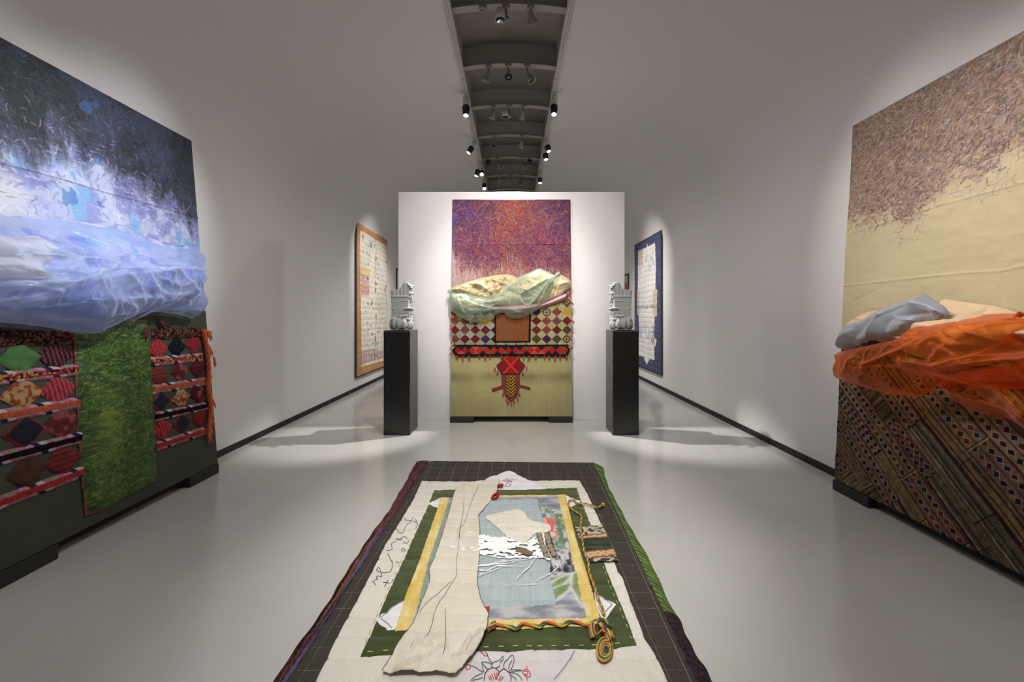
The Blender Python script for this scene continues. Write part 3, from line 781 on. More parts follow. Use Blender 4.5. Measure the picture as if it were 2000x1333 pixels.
# upper painting
def center_paint():
    R_ = Ras(0, pcw, 1.2, pch, .0035); U, V = R_.U, R_.V
    pc = lambda x, y: PC.uv(860 + x / 5.13, 380 + y / 5.13)
    base = mixc(C(84, 42, 66), C(140, 66, 66), sstep(.3, .7, fbm(U * 4, V * 4, 3)))
    base = mixc(base, C(190, 104, 52), .75 * G(U, V, pc(760, 130), .20, .32) + .4 * G(U, V, pc(600, 520), .25, .3))
    base = mixc(base, C(92, 78, 140), .8 * G(U, V, pc(240, 200), .22, .28)); base = mixc(base, C(84, 66, 110), .8 * G(U, V, pc(1130, 330), .28, .5))
    base = mixc(base, C(160, 70, 96), .7 * G(U, V, pc(1000, 440), .3, .25)); base = mixc(base, C(128, 72, 128), .6 * G(U, V, pc(450, 480), .3, .2))
    base = mixc(base, C(100, 110, 210), .8 * G(U, V, pc(140, 220), .05, .3))
    pale = np.clip(sstep(2.22, 1.80, V + .25 * (fbm(U * 9, V * 1.2, 8) - .5)) * (1.15 - U / pcw * .75) + .8 * G(U, V, pc(130, 750), .18, .4), 0, 1)
    drip = .55 + .45 * vnoise(U * 50, V * 3, 5)
    base = mixc(base, C(238, 196, 190), pale * drip)
    R_.img[:] = base
    rng = np.random.RandomState(3)
    def lay(n, pal, L, w, al, vr=(1.2, pch), bias=None):
        u = rng.rand(n) * pcw; v = vr[0] + rng.rand(n) * (vr[1] - vr[0])
        if bias is not None:
            k = rng.rand(n) < bias(u, v); u, v = u[k], v[k]
        n = len(u); pal = np.array(pal) / 255.
        c = pal[rng.randint(0, len(pal), n)] * (1 + .25 * (rng.rand(n, 1) - .5))
        a = 2 * math.pi * fbm(u * 5, v * 5, 31) * 2 + rng.randn(n) * .7
        c = c * .75 + base[np.clip(((v - 1.2) / R_.r).astype(int), 0, R_.ny - 1), np.clip((u / R_.r).astype(int), 0, R_.nx - 1)] * .25 * (.6 + .9 * rng.rand(n, 1))
        R_.strokes(u, v, a, L * (.5 + rng.rand(n)), rng.randn(n) * 14, np.clip(c, 0, 1), w, al)
    pal_f = lambda u, v: sstep(1.2, 1.9, v)
    lay(9000, [(70, 44, 84), (84, 40, 70), (58, 54, 120), (110, 60, 120), (96, 46, 52)], .05, 2, .6, bias=lambda u, v: .15 + .85 * sstep(1.8, 2.25, v + .15 * u))
    lay(9000, [(196, 136, 66), (202, 116, 56), (176, 88, 60), (212, 160, 92), (180, 130, 80)], .035, 1, .75, bias=lambda u, v: (.25 + .6 * np.exp(-((u - .85) / .4) ** 2)) * (.35 + .65 * sstep(1.8, 2.2, v)))
    lay(9000, [(118, 84, 142), (92, 76, 150), (150, 84, 112), (168, 104, 104), (150, 60, 70), (176, 110, 70)], .035, 1, .7)
    lay(1500, [(240, 190, 90), (236, 200, 180), (250, 160, 60)], .03, 1, .7, vr=(1.3, 1.95))
    # vertical pale drips at the bottom left
    n = 900; u = rng.rand(n) ** 1.4 * pcw; v = 1.3 + rng.rand(n) * .5
    lay(1600, [(236, 180, 110), (220, 140, 90), (240, 200, 170)], .06, 1, .6)
    n = 1000; u = rng.rand(n) ** 2.1 * pcw; v = 1.74 + rng.rand(n) ** 1.6 * (.44 - .28 * u / pcw) * (.3 + 1.2 * vnoise(u * 9, u * 0, 6))
    R_.strokes(u, v, np.full(n, -math.pi / 2), .05 + .12 * rng.rand(n), rng.randn(n) * .5, np.tile(C(255, 228, 222), (n, 1)) * (.75 + .25 * rng.rand(n, 1)), 1, .6)
    return R_
cl = [PC.poly([(884, 479), (940, 478), (1010, 478), (1114, 476)])]
M['canvasC'] = painted('purple_painted_canvas', .6, 420, .25, .0015, .15, sat=1.12, val=.56)
sheet('painted_canvas', M['canvasC'], tc_, PC, rect=(0, pcw, 1.2, pch), res=.0036, color=center_paint(),
      h=lambda U, V, d: .002 + crease(U, V, cl, .005, .006) + .002 * fbm(U * 4, V * 4, 2) - .006 * np.exp(-d / .004))
# olive silk cloth of the lower half
def silk(U, V):
    c = mixc(C(160, 150, 104), C(184, 174, 124), fbm(U * 2, V * 2, 6))
    c = mixc(c, C(112, 100, 70), .55 * np.exp(-((V - (.50 + .03 * fbm(U * 3, 0, 4))) / .07) ** 2) * (.3 + fbm(U * 6, V * 3, 8)))
    c = mixc(c, C(124, 112, 78), .45 * np.exp(-((V - .78) / .04) ** 2))
    return c * (.975 + .05 * vnoise(U * 60, V * 2, 9)[:, None]) * (.985 + .03 * vnoise(U * 2, V * 90, 10)[:, None])
sheet('olive_silk_cloth', M['fabric'], tc_, PC, rect=(0, pcw, 0, 1.3), res=.006, color=silk, h=lambda U, V, d: .004 + .003 * fbm(U * 5, V * 5, 3))
# patchwork field
X1 = regioncv(865, 510, 7.407)
def dia(U, V):
    pu, pv = .1335, .119
    u0 = PC.uv(*X1([(1500, 1000)])[0])[0]; v0 = PC.uv(*X1([(1500, 1000)])[0])[1]
    fu = (U - u0) / pu + .5; fv = (V - v0) / pv + .5; iu = np.floor(fu); iv = np.floor(fv)
    dd = np.abs(fu - iu - .5) + np.abs(fv - iv - .5); dark = dd < .5
    pal = np.array([(104, 34, 38), (62, 30, 34), (112, 34, 42), (60, 30, 62), (82, 52, 40), (92, 38, 36), (70, 40, 84), (120, 40, 44), (84, 70, 52), (200, 168, 52)]) / 255.
    c = pal[(_hash(iu, iv, 5) * 9.99).astype(int)]
    strp = (_hash(iu, iv, 9) > .62) & (np.sin((U + V * .4) * 260) > .45); c = np.where(strp[:, None], C(196, 110, 92), c)
    iu2 = np.floor(fu + .5); iv2 = np.floor(fv + .5)
    lp = np.array([(184, 176, 118), (172, 160, 108), (190, 180, 130), (178, 172, 132)]) / 255.
    lg = np.array([(176, 178, 158), (166, 170, 148), (182, 178, 150), (160, 160, 122)]) / 255.
    k = (_hash(iu2, iv2, 3) * 3.99).astype(int)
    l = np.where((U < .6)[:, None], lg[k], lp[k])
    c = np.where(dark[:, None], c, l)
    c = mixc(c, C(70, 40, 36), sstep(.02, .0, np.abs(dd - .5)) * .5)
    # two wheel emblems on pale ground
    for (x, y, r) in ((1500, 745, .062), (1790, 590, .05), (1785, 1130, .055)):
        q = PC.uv(*X1([(x, y)])[0]); rr = np.hypot(U - q[0], V - q[1]); an = np.arctan2(V - q[1], U - q[0])
        base = np.where((rr < r)[:, None] & (dark[:, None]), C(168, 150, 110), c)
        ring = (np.abs(rr - r * .75) < .006) | ((rr < r) & (np.abs(np.sin(an * 4)) * rr < .004)) | (rr < .01)
        c = np.where(ring[:, None], C(66, 26, 34), base)
    return c * .86 * (.92 + .16 * fbm(U * 60, V * 60, 4)[:, None])  # whole patchwork darkened, the drape's shadow put into the colour
pwp = PC.poly(X1([(118, 700), (118, 960), (135, 1100), (120, 1230), (1850, 1230), (1862, 900), (1862, 560), (1800, 500), (900, 500), (160, 620)]), .01)
sheet('diamond_patchwork', M['fabric'], tc_, PC, poly=pwp, res=.0045, color=dia, h=lambda U, V, d: .008 + .008 * ridged(U * 6, V * 6, 4, 2) + .003 * fbm(U * 30, V * 30, 3))
# brown square with black border
bq = PC.poly(X1([(748, 640), (1276, 640), (1268, 1180), (750, 1180)]), .02)
sheet('black_border', M['fabric'], tc_, PC, poly=bq, res=.006, h=.018, color=lambda U, V: np.tile(C(20, 18, 22), (len(U), 1)))
bq2 = PC.poly(X1([(770, 650), (1252, 650), (1238, 1158), (770, 1158)]), .02)
sheet('brown_square', M['fabric'], tc_, PC, poly=bq2, res=.006, h=lambda U, V, d: .021 + .002 * fbm(U * 9, V * 9, 2),
      color=lambda U, V: C(126, 76, 46) * (.95 + .08 * vnoise(U * 80, V * 4, 2)[:, None]) * (.96 + .07 * vnoise(U * 4, V * 80, 3)[:, None]))
# red diamond belt
X2 = regioncv(860, 500, 3.92)
belt = PC.poly(X2([(88, 724), (130, 681), (550, 683), (962, 679), (996, 716), (966, 770), (550, 766), (128, 768)]), .02)
def beltc(U, V):
    d, _, _ = segdist(U, V, belt, True)
    vm = PC.uv(*X2([(550, 724)])[0])[1]; um = PC.uv(*X2([(550, 724)])[0])[0]
    h = .095; fu = (U - um) / h; fv = (V - vm) / h
    a = fu + fv; b_ = fu - fv; ia = np.floor(a); ib = np.floor(b_)
    pal = np.array([(160, 24, 22), (20, 30, 44), (128, 26, 46), (104, 82, 50), (172, 34, 26), (22, 32, 48)]) / 255.
    k = np.where((ia + ib) % 2 == 0, (_hash(ia, ib, 4) > .5) * 4, np.array([1, 2, 3, 5])[(_hash(ia, ib, 6) * 3.99).astype(int)]).astype(int); c = pal[k]
    st = (k == 2) & (np.sin(a * 24) > .3); c = np.where(st[:, None], C(206, 128, 110), c)
    st2 = (k == 3) & (np.sin(b_ * 40) > .2); c = np.where(st2[:, None], C(90, 74, 50), c)
    c = np.where((d < .026)[:, None], C(20, 18, 22), c)
    return c * (.9 + .2 * fbm(U * 70, V * 70, 4)[:, None])
sheet('diamond_belt', M['fabric'], tc_, PC, poly=belt, res=.0035, color=beltc, h=lambda U, V, d: .03 + .004 * fbm(U * 12, V * 12, 5))
# hanging pendant
pend = PC.poly(X2([(478, 768), (602, 768), (612, 800), (652, 840), (608, 905), (610, 1000), (592, 1070), (542, 1114), (495, 1070), (470, 995), (466, 905), (428, 840), (472, 800)]), .02)
q0 = PC.uv(*X2([(540, 840)])[0]); q1 = PC.uv(*X2([(540, 905)])[0]); q2 = PC.uv(*X2([(540, 1114)])[0])
ygp = PC.poly(X2([(508, 918), (572, 918), (578, 1050), (542, 1100), (508, 1050)]), .02)
def pendc(U, V):
    d, _, _ = segdist(U, V, pend, True); um = q0[0]
    c = np.tile(C(160, 24, 24), (len(U), 1))
    up = V > q1[1]; x = np.abs(np.abs(U - um) - np.abs(V - q0[1]) * .9)
    c = np.where((up & (x < .022))[:, None], C(200, 44, 38), c); c = np.where((up & (x > .022) & (x < .034))[:, None], C(48, 46, 42), c)
    c = np.where((up & (np.abs(U - um) > np.abs(V - q0[1]) * .9 + .034))[:, None], C(128, 26, 36), c)
    c = np.where((d < .012)[:, None], C(60, 58, 50), c)
    low = ~up; bt = ((np.sin(V * 300) > 0)); c = np.where(low[:, None], np.where(bt[:, None], C(88, 82, 68), C(130, 34, 38)), c)
    yg = inpoly(U, V, ygp); ch = np.sin((V - np.abs(U - um) * 1.0) * 150) > -.2
    lines = np.sin(U * 420) > -.4
    c = np.where(yg[:, None], np.where((ch & lines)[:, None], C(206, 160, 52), C(34, 28, 26)), c)
    c = np.where((np.abs(V - q1[1]) < .008)[:, None], C(36, 34, 34), c)
    return c
sheet('embroidered_pendant', M['fabric'], tc_, PC, poly=pend, res=.003, color=pendc, h=lambda U, V, d: .02 + .01 * np.exp(-((U - q0[0]) / .06) ** 2))
for q, nm in (([(392, 1018), (470, 994), (475, 1014), (398, 1040)], 1), ([(605, 988), (688, 1008), (688, 1024), (608, 1004)], 2)):
    pq = PC.poly(X2(q), .02)
    sheet('side_strap', M['fabric'], tc_, PC, poly=pq, res=.003, h=.02,
          color=lambda U, V, pq=pq: np.where((segdist(U, V, pq, True)[0] < .007)[:, None], C(26, 22, 24), C(190, 40, 38)))
# red wool tassels
M['redwool'] = plain('red_wool', (170, 44, 40), .9, bscale=200, bstr=.5, bdist=.003); M['orangewool'] = plain('orange_wool', (190, 92, 54), .9, bscale=200, bstr=.5, bdist=.003)
rt = random.Random(4)
def tassel(parent, pl, u, v, L, w=.03, r=.006, mat=None, ang=-math.pi / 2):
    b = MB()
    for k in range(3):
        a = ang + rt.uniform(-.35, .35); pts = [pl.pt(u, v, w)]
        l = L * rt.uniform(.7, 1.1)
        for j in range(1, 4): pts.append(pl.pt(u + math.cos(a) * l * j / 3 + rt.uniform(-.003, .003), v + math.sin(a) * l * j / 3, w + .004 * j * (1 - j * .2)))
        b.tube(pts, [r * .6, r, r * .9, r * .35], 6)
    return b.build('tassel', mat or M['redwool'], parent, True)
for x in (130, 170, 220, 300, 345, 385, 470, 505, 600, 640, 680, 730, 795, 830, 880, 915, 962):
    q = PC.uv(*X2([(x, 768)])[0]); tassel(tc_, PC, q[0], q[1] + .01, rt.uniform(.04, .08), .03, .005)
for (x, y) in [(440, 880), (415, 850), (660, 840), (630, 880), (480, 1045), (605, 1045), (505, 1090), (520, 1105), (540, 1115), (565, 1095), (590, 1080)]:
    q = PC.uv(*X2([(x, y)])[0]); tassel(tc_, PC, q[0], q[1], .045, .03, .007)
for (x, y) in [(1000, 350), (1006, 430), (1010, 490), (1004, 570), (1000, 600), (998, 690)]:
    q = PC.uv(*X2([(x, y)])[0]); tassel(tc_, PC, min(q[0], pcw), q[1], .06, .01, .006, None, -1.1)
for (x, y) in [(95, 460), (90, 520), (88, 540), (92, 650), (88, 690), (92, 730)]:
    q = PC.uv(*X2([(x, y)])[0]); tassel(tc_, PC, max(q[0], 0), q[1], .05, .02, .006, M['orangewool'], -1.9)
# the drape
A = X1
drape('folded_paper', M['kraft'], tc_, PC, A([(105, 395), (330, 300), (600, 228), (870, 188), (1000, 200), (1085, 250), (1130, 330), (1000, 480), (760, 560), (450, 540), (250, 480), (165, 455)]),
      .03, .10, .05, [(A([(330, 300), (600, 380), (640, 470)]), .03, .02, 0), (A([(760, 210), (840, 300), (930, 310)]), -.03, .02, 0), (A([(640, 400), (800, 330), (930, 320)]), .03, .018, 0),
      (A([(180, 440), (330, 320)]), .02, .02, 0), (A([(380, 380), (500, 400), (740, 470)]), -.03, .03, 0)], crumple=.05, res=.005, thick=.002, seed=4)
drape('folded_paper', M['kraft'], tc_, PC, A([(1640, 205), (1700, 190), (1800, 240), (1862, 300), (1858, 370), (1780, 440), (1700, 505), (1560, 560), (1400, 640), (1350, 480)]),
      .02, .08, .05, [(A([(1690, 240), (1640, 400), (1600, 500)]), -.03, .015, 0)], crumple=.03, res=.005, thick=.002, seed=9)
M['pink'] = plain('pink_satin', (206, 160, 170), .35, bscale=50, bstr=.2, bdist=.003, sheen=.3)
drape('pink_satin_fold', M['pink'], tc_, PC, A([(560, 700), (760, 655), (1000, 640), (1300, 620), (1500, 590), (1640, 530), (1785, 468), (1782, 545), (1700, 590), (1540, 640), (1300, 720), (1000, 760), (760, 730)]),
      .03, .09, .03, [], [(8, 2, 22, .012, 3)], res=.005, thick=.002)
M['kraft2'] = plain('khaki_lining_paper', (176, 164, 126), .6, bscale=40, bstr=.3, bdist=.003)
drape('lining_roll', M['kraft2'], tc_, PC, A([(95, 470), (200, 455), (500, 500), (800, 470), (900, 370), (1150, 220), (1400, 120), (1560, 180), (1640, 260), (1560, 420), (1420, 560), (1250, 610), (950, 650), (700, 660), (640, 720), (400, 760), (200, 720), (100, 640)]),
      .03, .12, .06, [(A([(230, 480), (500, 600), (800, 600), (930, 640), (1100, 600), (1300, 540)]), .035, .03, 0), (A([(960, 430), (1100, 490), (1300, 520)]), -.06, .022, 0),
      (A([(1130, 470), (1300, 380), (1500, 250)]), .04, .03, 0), (A([(1000, 380), (1150, 400), (1250, 480)]), .035, .025, 0), (A([(1100, 300), (1300, 220), (1420, 180)]), .03, .03, 0),
      (A([(300, 500), (500, 560), (700, 545)]), -.03, .025, 0)], crumple=.022, res=.005, seed=12)
M['mint'] = sheer('pale_green_organza', (190, 212, 194), (240, 246, 238), .20, 1.9)
drape('pale_green_organza', M['mint'], tc_, PC, A([(95, 460), (200, 450), (340, 440), (500, 480), (650, 465), (800, 445), (850, 395), (950, 300), (1150, 200), (1300, 135), (1390, 95), (1500, 130), (1620, 190), (1650, 215), (1640, 330), (1570, 500), (1440, 650), (1280, 760), (1080, 826), (940, 805), (860, 745), (720, 805), (520, 882), (380, 872), (250, 800), (110, 720), (85, 560)]),
      .035, .15, .055, [(A([(200, 460), (240, 600), (330, 760), (380, 840)]), .03, .014, .5), (A([(215, 460), (330, 560), (500, 640), (700, 680), (860, 740)]), .03, .016, .5),
      (A([(230, 455), (420, 540), (640, 590), (850, 560)]), .02, .015, .35), (A([(850, 400), (1000, 330), (1200, 220), (1390, 130)]), .02, .02, .3), (A([(1100, 500), (1150, 600), (1230, 640), (1330, 560), (1400, 450), (1560, 250)]), .03, .014, .55),
      (A([(1620, 215), (1500, 380), (1440, 520)]), .025, .012, .6), (A([(1630, 220), (1590, 380), (1500, 560), (1300, 700)]), .02, .014, .4), (A([(1610, 210), (1400, 320), (1220, 420), (1120, 470)]), .025, .014, .35),
      (A([(860, 740), (920, 780), (1080, 720), (1240, 760)]), -.02, .02, .3), (A([(640, 470), (800, 470), (960, 520), (960, 620)]), .02, .016, .3), (A([(380, 720), (560, 720), (740, 700)]), .015, .012, .3)],
      [(20, 2.5, 12, .012, 7), (-30, 3, 9, .008, 8)], hem=.5, res=.005, seed=21, sag=.02)
for (x, y) in ((115, 440), (1650, 205)):
    q = PC.uv(*X1([(x, y)])[0]); b = MB(); c = PC.pt(q[0], q[1], .05); b.ball(c, .03, .025, .028); b.ball(c + Vector((.02, -.01, .02)), .015, .015, .018); b.ball(c + Vector((-.02, -.01, -.02)), .017, .015, .015)
    o = b.build('organza_knot', M['mint'], tc_, True); setf(o, np.full(len(o.data.vertices), .5), 'dense')
# ================================================================== left panel
PL = Plane((-2.625, 2.036, .09), (0, 1, 0), (-.228, 0, 2.86))
plw, plh = 1.60, 2.869
tl_ = panel_base('tall textile panel leaning at the left with blue-white draped organza and green velvet', 'tall mixed textile panels', PL, plw, plh, .03, 0,
    [(1.28, 1.605, 'black block under the far corner of the left panel'), (.0, .32, 'black block under the near corner of the left panel')], 'left')
def left_paint():
    R_ = Ras(0, plw, 1.35, plh, .0035); U, V = R_.U, R_.V
    n1 = fbm(U * 4, V * 4, 3, 5); n2 = fbm(U * 9, V * 9, 6, 4)
    bnd = PL.poly([(-50, 262), (0, 275), (60, 300), (120, 285), (190, 300), (240, 350), (280, 375), (330, 395), (375, 430)])
    vb = np.interp(U, bnd[:, 0], bnd[:, 1])
    pale = mixc(C(176, 184, 224), C(206, 212, 232), n1); pale = mixc(pale, C(140, 146, 214), sstep(.52, .68, n2) * .8)
    pale = mixc(pale, C(112, 176, 222), sstep(.6, .72, fbm(U * 5 + 4, V * 5, 11)) * .8)
    pale = mixc(pale, C(236, 232, 226), sstep(.5, .3, U + .3 * n1) * .7)
    dark = mixc(C(26, 30, 38), C(52, 58, 74), n2); dark = mixc(dark, C(40, 42, 36), sstep(.75, .35, U) * .7)
    dark = mixc(dark, C(86, 96, 140), sstep(.45, .62, n1) * .5)
    t_ = sstep(-.26, .16, V - vb + .40 * (n2 - .5) + .5 * (n1 - .5))
    st = fbm(U * 16, V * 3.5, 23, 4)
    t1 = sstep(-.22, .06, V - vb + .45 * (n2 - .5) + .25 * (st - .5)); t2 = sstep(-.10, .14, V - vb + .5 * (n1 - .5) + .35 * (st - .5))
    mid = mixc(C(88, 100, 156), C(128, 124, 176), n2)
    base = mixc(mixc(pale, mid, t1 * .8), dark, np.clip(t2 * (.8 + .5 * n2), 0, 1))
    base = mixc(base, C(46, 66, 170), G(U, V, (1.5, 1.62), .3, .05) * .8)
    R_.img[:] = base
    rng = np.random.RandomState(5)
    def lay(n, pal, L, w, al, f):
        u = rng.rand(n) * plw; v = 1.35 + rng.rand(n) * (plh - 1.35); h = v - np.interp(u, bnd[:, 0], bnd[:, 1]); k = rng.rand(n) < f(u, v, h)
        u, v = u[k], v[k]; n = len(u); p = np.array(pal) / 255.; c = p[rng.randint(0, len(p), n)] * (1 + .3 * (rng.rand(n, 1) - .5))
        a = 5 * fbm(u * 4, v * 4, 41) + rng.randn(n) * .6
        R_.strokes(u, v, a, L * (.4 + rng.rand(n)), rng.randn(n) * 14, np.clip(c, 0, 1), w, al)
    lay(9000, [(22, 24, 30), (36, 44, 60), (50, 52, 44), (28, 38, 60), (60, 64, 70)], .045, 1, .5, lambda u, v, h: sstep(-.15, .12, h))
    lay(7000, [(74, 82, 112), (60, 72, 104), (88, 90, 112), (76, 74, 64), (44, 64, 78), (58, 58, 50)], .04, 1, .55, lambda u, v, h: sstep(-.10, .06, h) * .8)
    lay(2200, [(120, 84, 80), (96, 100, 60), (170, 160, 200)], .035, 1, .7, lambda u, v, h: np.exp(-(h / .22) ** 2))
    lay(700, [(222, 224, 240), (206, 210, 236)], .06, 3, .12, lambda u, v, h: sstep(.1, -.2, h))
    lay(700, [(140, 144, 210), (130, 160, 214), (160, 160, 220)], .05, 4, .10, lambda u, v, h: sstep(.1, -.2, h))
    for (x, y, r) in ((173, 208, .05), (248, 245, .035), (180, 310, .03), (280, 300, .03), (215, 252, .025), (135, 385, .05), (190, 395, .05)):
        q = PL.uv(x, y); m = (np.hypot(U - q[0], (V - q[1]) * 1.2) + .16 * (n2 - .5) + .06 * (vnoise(U * 40, V * 40, 5) - .5) < r * .62); R_.img[m] = R_.img[m] * .45 + C(52, 110, 180) * .55
    return R_
lc = [PL.poly(q) for q in ([(-60, 303), (0, 318), (60, 333), (130, 352), (200, 374), (270, 392), (340, 412), (392, 428)], [(214, 190), (220, 250), (226, 330), (238, 440)], [(0, 470), (100, 458), (240, 470)])]
sheet('painted_canvas', M['canvas'], tl_, PL, rect=(0, plw, 1.35, plh), res=.0036, color=left_paint(),
      h=lambda U, V, d: .003 + crease(U, V, lc, .008, .007) + .010 * fbm(U * 3, V * 3, 2, 3) * sstep(2.3, 1.5, V) - .006 * np.exp(-d / .004))
sheet('olive_cloth', M['fabricL'], tl_, PL, rect=(0, plw, 0, 1.45), res=.02, h=.004, color=lambda U, V: C(84, 88, 76) * (.95 + .1 * fbm(U * 8, V * 8, 2)[:, None]))
Y1 = regioncv(0, 600, 2.38)
def braid(kind):
    def f(U, V, u0, v0, h):
        t = (V - v0) / h
        edge = (t < .26) | (t > .74)
        ph = np.floor((U * 1.0 + V * .8) / .035).astype(int) % 6
        pe = np.array([(190, 112, 150), (214, 150, 176), (40, 48, 92), (216, 210, 214), (196, 118, 150), (150, 160, 130)]) / 255.
        mid = {'orange': [(186, 78, 44), (204, 96, 50)], 'black': [(24, 18, 22), (40, 20, 24)], 'red': [(168, 42, 40), (188, 52, 44)], 'flower': [(150, 40, 40), (196, 150, 50), (60, 20, 24), (180, 60, 60)], 'brocade': [(60, 30, 30), (40, 30, 28), (130, 100, 70), (110, 40, 40)]}[kind]
        mid = np.array(mid) / 255.; k = (_hash(np.floor(U / .012), np.floor(V / .012), 7) * (len(mid) - .01)).astype(int)
        c = np.where(edge[:, None] & (kind != 'brocade'), pe[ph], mid[k])
        return c * (.85 + .3 * vnoise(U * 200, V * 200, 5)[:, None])
    return f
rows = [('brocade', (0, 150), (322, 143), (700, 128), (938, 118), .085), ('flower', (0, 332), (350, 292), (697, 256), (938, 232), .072), ('orange', (0, 508), (358, 445), (702, 385), (950, 346), .072),
        ('black', (0, 705), (368, 607), (716, 512), (962, 458), .072), ('red', (0, 908), (378, 766), (722, 650), (957, 572), .072)]
for kind, a, b_, c_, d_, h in rows:
    for (p, q, ext) in ((a, b_, 1), (c_, d_, 0)):
        A1 = PL.uv(*Y1([p])[0]); B1 = PL.uv(*Y1([q])[0]); u0 = 0.004 if ext else A1[0]; u1 = B1[0] + (.015 if ext else 0)
        sl = (B1[1] - A1[1]) / max(B1[0] - A1[0], .01)
        v0 = A1[1] - h / 2 + (u0 - A1[0]) * sl
        fn = braid(kind)
        poly = np.array([(u0, v0), (u1, v0 + sl * (u1 - u0)), (u1, v0 + h + sl * (u1 - u0)), (u0, v0 + h)])
        sheet('braided_strip', M['fabricL'], tl_, PL, poly=poly, res=.004, smooth=True,
              color=lambda U, V, fn=fn, u0=u0, v0=v0, h=h, sl=sl: fn(U, V - sl * (U - u0), u0, v0, h),
              h=lambda U, V, d: .006 + .016 * (1 - np.exp(-d / .010)) + .004 * vnoise(U * 30, V * 30, 3))
dm = [((735, 195), (150, 40, 44), 0), ((825, 185), (30, 34, 40), 1), ((905, 175), (160, 40, 44), 2), ((742, 318), (134, 52, 54), 3), ((838, 300), (110, 40, 44), 4), ((920, 285), (112, 36, 42), 3), ((750, 440), (44, 50, 62), 5), ((845, 422), (196, 164, 110), 6),
      ((920, 400), (92, 30, 44), 4), ((758, 570), (150, 40, 44), 0), ((850, 540), (44, 52, 64), 5), ((930, 515), (140, 38, 42), 2), ((95, 240), (90, 138, 78), 7), ((262, 225), (60, 34, 40), 8), ((107, 405), (196, 160, 108), 6), ((275, 385), (140, 50, 56), 0),
      ((120, 580), (40, 46, 58), 5), ((290, 540), (110, 44, 48), 4), ((135, 765), (90, 62, 50), 9), ((297, 712), (140, 48, 50), 3), ((-20, 430), (150, 60, 50), 0), ((-30, 615), (150, 110, 60), 6), ((-20, 815), (150, 40, 50), 3), ((-60, 255), (120, 50, 60), 2)]
for i, (p, rgb, k) in enumerate(dm):
    c = PL.uv(*Y1([p])[0], .012); hu, hv = (.105, .103) if p[0] < 400 else (.092, .094)
    if c[0] - hu < .005: continue
    ju = rt.uniform(-.008, .008)
    if c[0] + hu > plw - .005: hu = plw - .005 - c[0]
    pq = np.array([(c[0] - hu, c[1] - ju), (c[0] + ju, c[1] - hv), (c[0] + hu, c[1] + ju), (c[0] - ju, c[1] + hv)])
    def dc(U, V, rgb=rgb, k=k, c=c, pq=pq):
        b = np.tile(np.array(rgb) / 255., (len(U), 1)); x = U - c[0]; y = V - c[1]
        d, _, _ = segdist(U, V, pq, True)
        if k in (0, 8): b = np.where((np.sin((x + y * .2) * 260) > .3)[:, None], b * (1.5 if k == 0 else 2.2), b)
        if k == 6: b = np.where((vnoise(U * 60, V * 60, 3) > .62)[:, None], C(176, 70, 40), b)
        if k == 4: b = np.where((vnoise(U * 25, V * 25, 4) > .6)[:, None], C(160, 80, 80), b)
        if k == 5: b = np.where((d < .012)[:, None], C(140, 52, 46), b)
        if k == 3: b = np.where((np.sin(y * 200) > .75)[:, None], b * .7, b)
        return b * (.88 + .24 * fbm(U * 50, V * 50, i)[:, None])
    sheet('diamond_patch', M['fabricL'], tl_, PL, poly=pq, res=.005, color=dc,
          h=lambda U, V, d, i=i, c=c: .007 + .011 * (1 - np.exp(-d / .012)) + .010 * (fbm(U * 12, V * 12, 30 + i) - .5) * (1 - np.exp(-d / .02)) + .004 * np.cos(np.arctan2(V - c[1], U - c[0]) * 5 + i) * np.exp(-d / .04))
# green velvet hanging
vp = PL.poly(Y1([(338, 60), (345, 110), (350, 300), (360, 450), (368, 620), (380, 800), (398, 972), (480, 948), (610, 872), (727, 806), (722, 650), (714, 450), (696, 200), (690, 60)]), .015)
def vcol(U, V):
    n = fbm(U * 14 + 2 * fbm(U * 6, V * 6, 2), V * 26, 3, 5); m = ridged(U * 44 + 5 * fbm(U * 9, V * 9, 9), V * 70, 8, 3)
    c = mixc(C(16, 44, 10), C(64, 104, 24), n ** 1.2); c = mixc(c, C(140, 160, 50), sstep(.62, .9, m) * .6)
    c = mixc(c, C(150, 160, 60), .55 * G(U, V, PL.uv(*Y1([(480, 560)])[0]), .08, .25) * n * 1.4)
    d, _, _ = segdist(U, V, vp, True); return np.where((d < .007)[:, None], C(130, 66, 38), c)
sheet('velvet_hanging', M['velvet'], tl_, PL, poly=vp, res=.0045, color=vcol,
      h=lambda U, V, d: .012 + .026 * (1 - np.exp(-d / .03)) + .03 * np.exp(-((U - .80 - .08 * np.sin(V * 3)) / .05) ** 2) * sstep(.2, .9, V) + .02 * (fbm(U * 7, V * 5, 5) - .5) + .006 * (ridged(U * 22, V * 28, 6) - .5))
# plaited wool fringe along the far edge
b = MB(); b_pts = [PL.uv(*Y1([q])[0], .02) for q in [(938, 105), (955, 190), (965, 290), (962, 380), (975, 470), (968, 540), (965, 610)]]
for s_ in range(3):
    P3 = []
    bp = smoothline(b_pts, 10)
    for i, (u, v) in enumerate(bp):
        a = i * .8 + s_ * 2.1; P3.append(PL.pt(u + .012 * math.cos(a), v, .03 + .012 * math.sin(a)))
    b.tube(P3, .009, 6)
b.build('plaited_cord', M['orangewool'], tl_, True)
for (x, y, a) in [(945, 110, -.5), (950, 110, -1.1), (965, 180, -1.3), (960, 300, -1.2), (985, 230, -1.5), (975, 420, -1.4), (975, 520, -1.5), (968, 560, -1.57), (962, 590, -1.57)]:
    q = PL.uv(*Y1([(x, y)])[0], .02); tassel(tl_, PL, q[0], q[1], .10, .035, .008, M['orangewool'], a)
M['darkwool'] = plain('dark_red_wool', (84, 30, 28), .9, bscale=200, bstr=.5, bdist=.003)
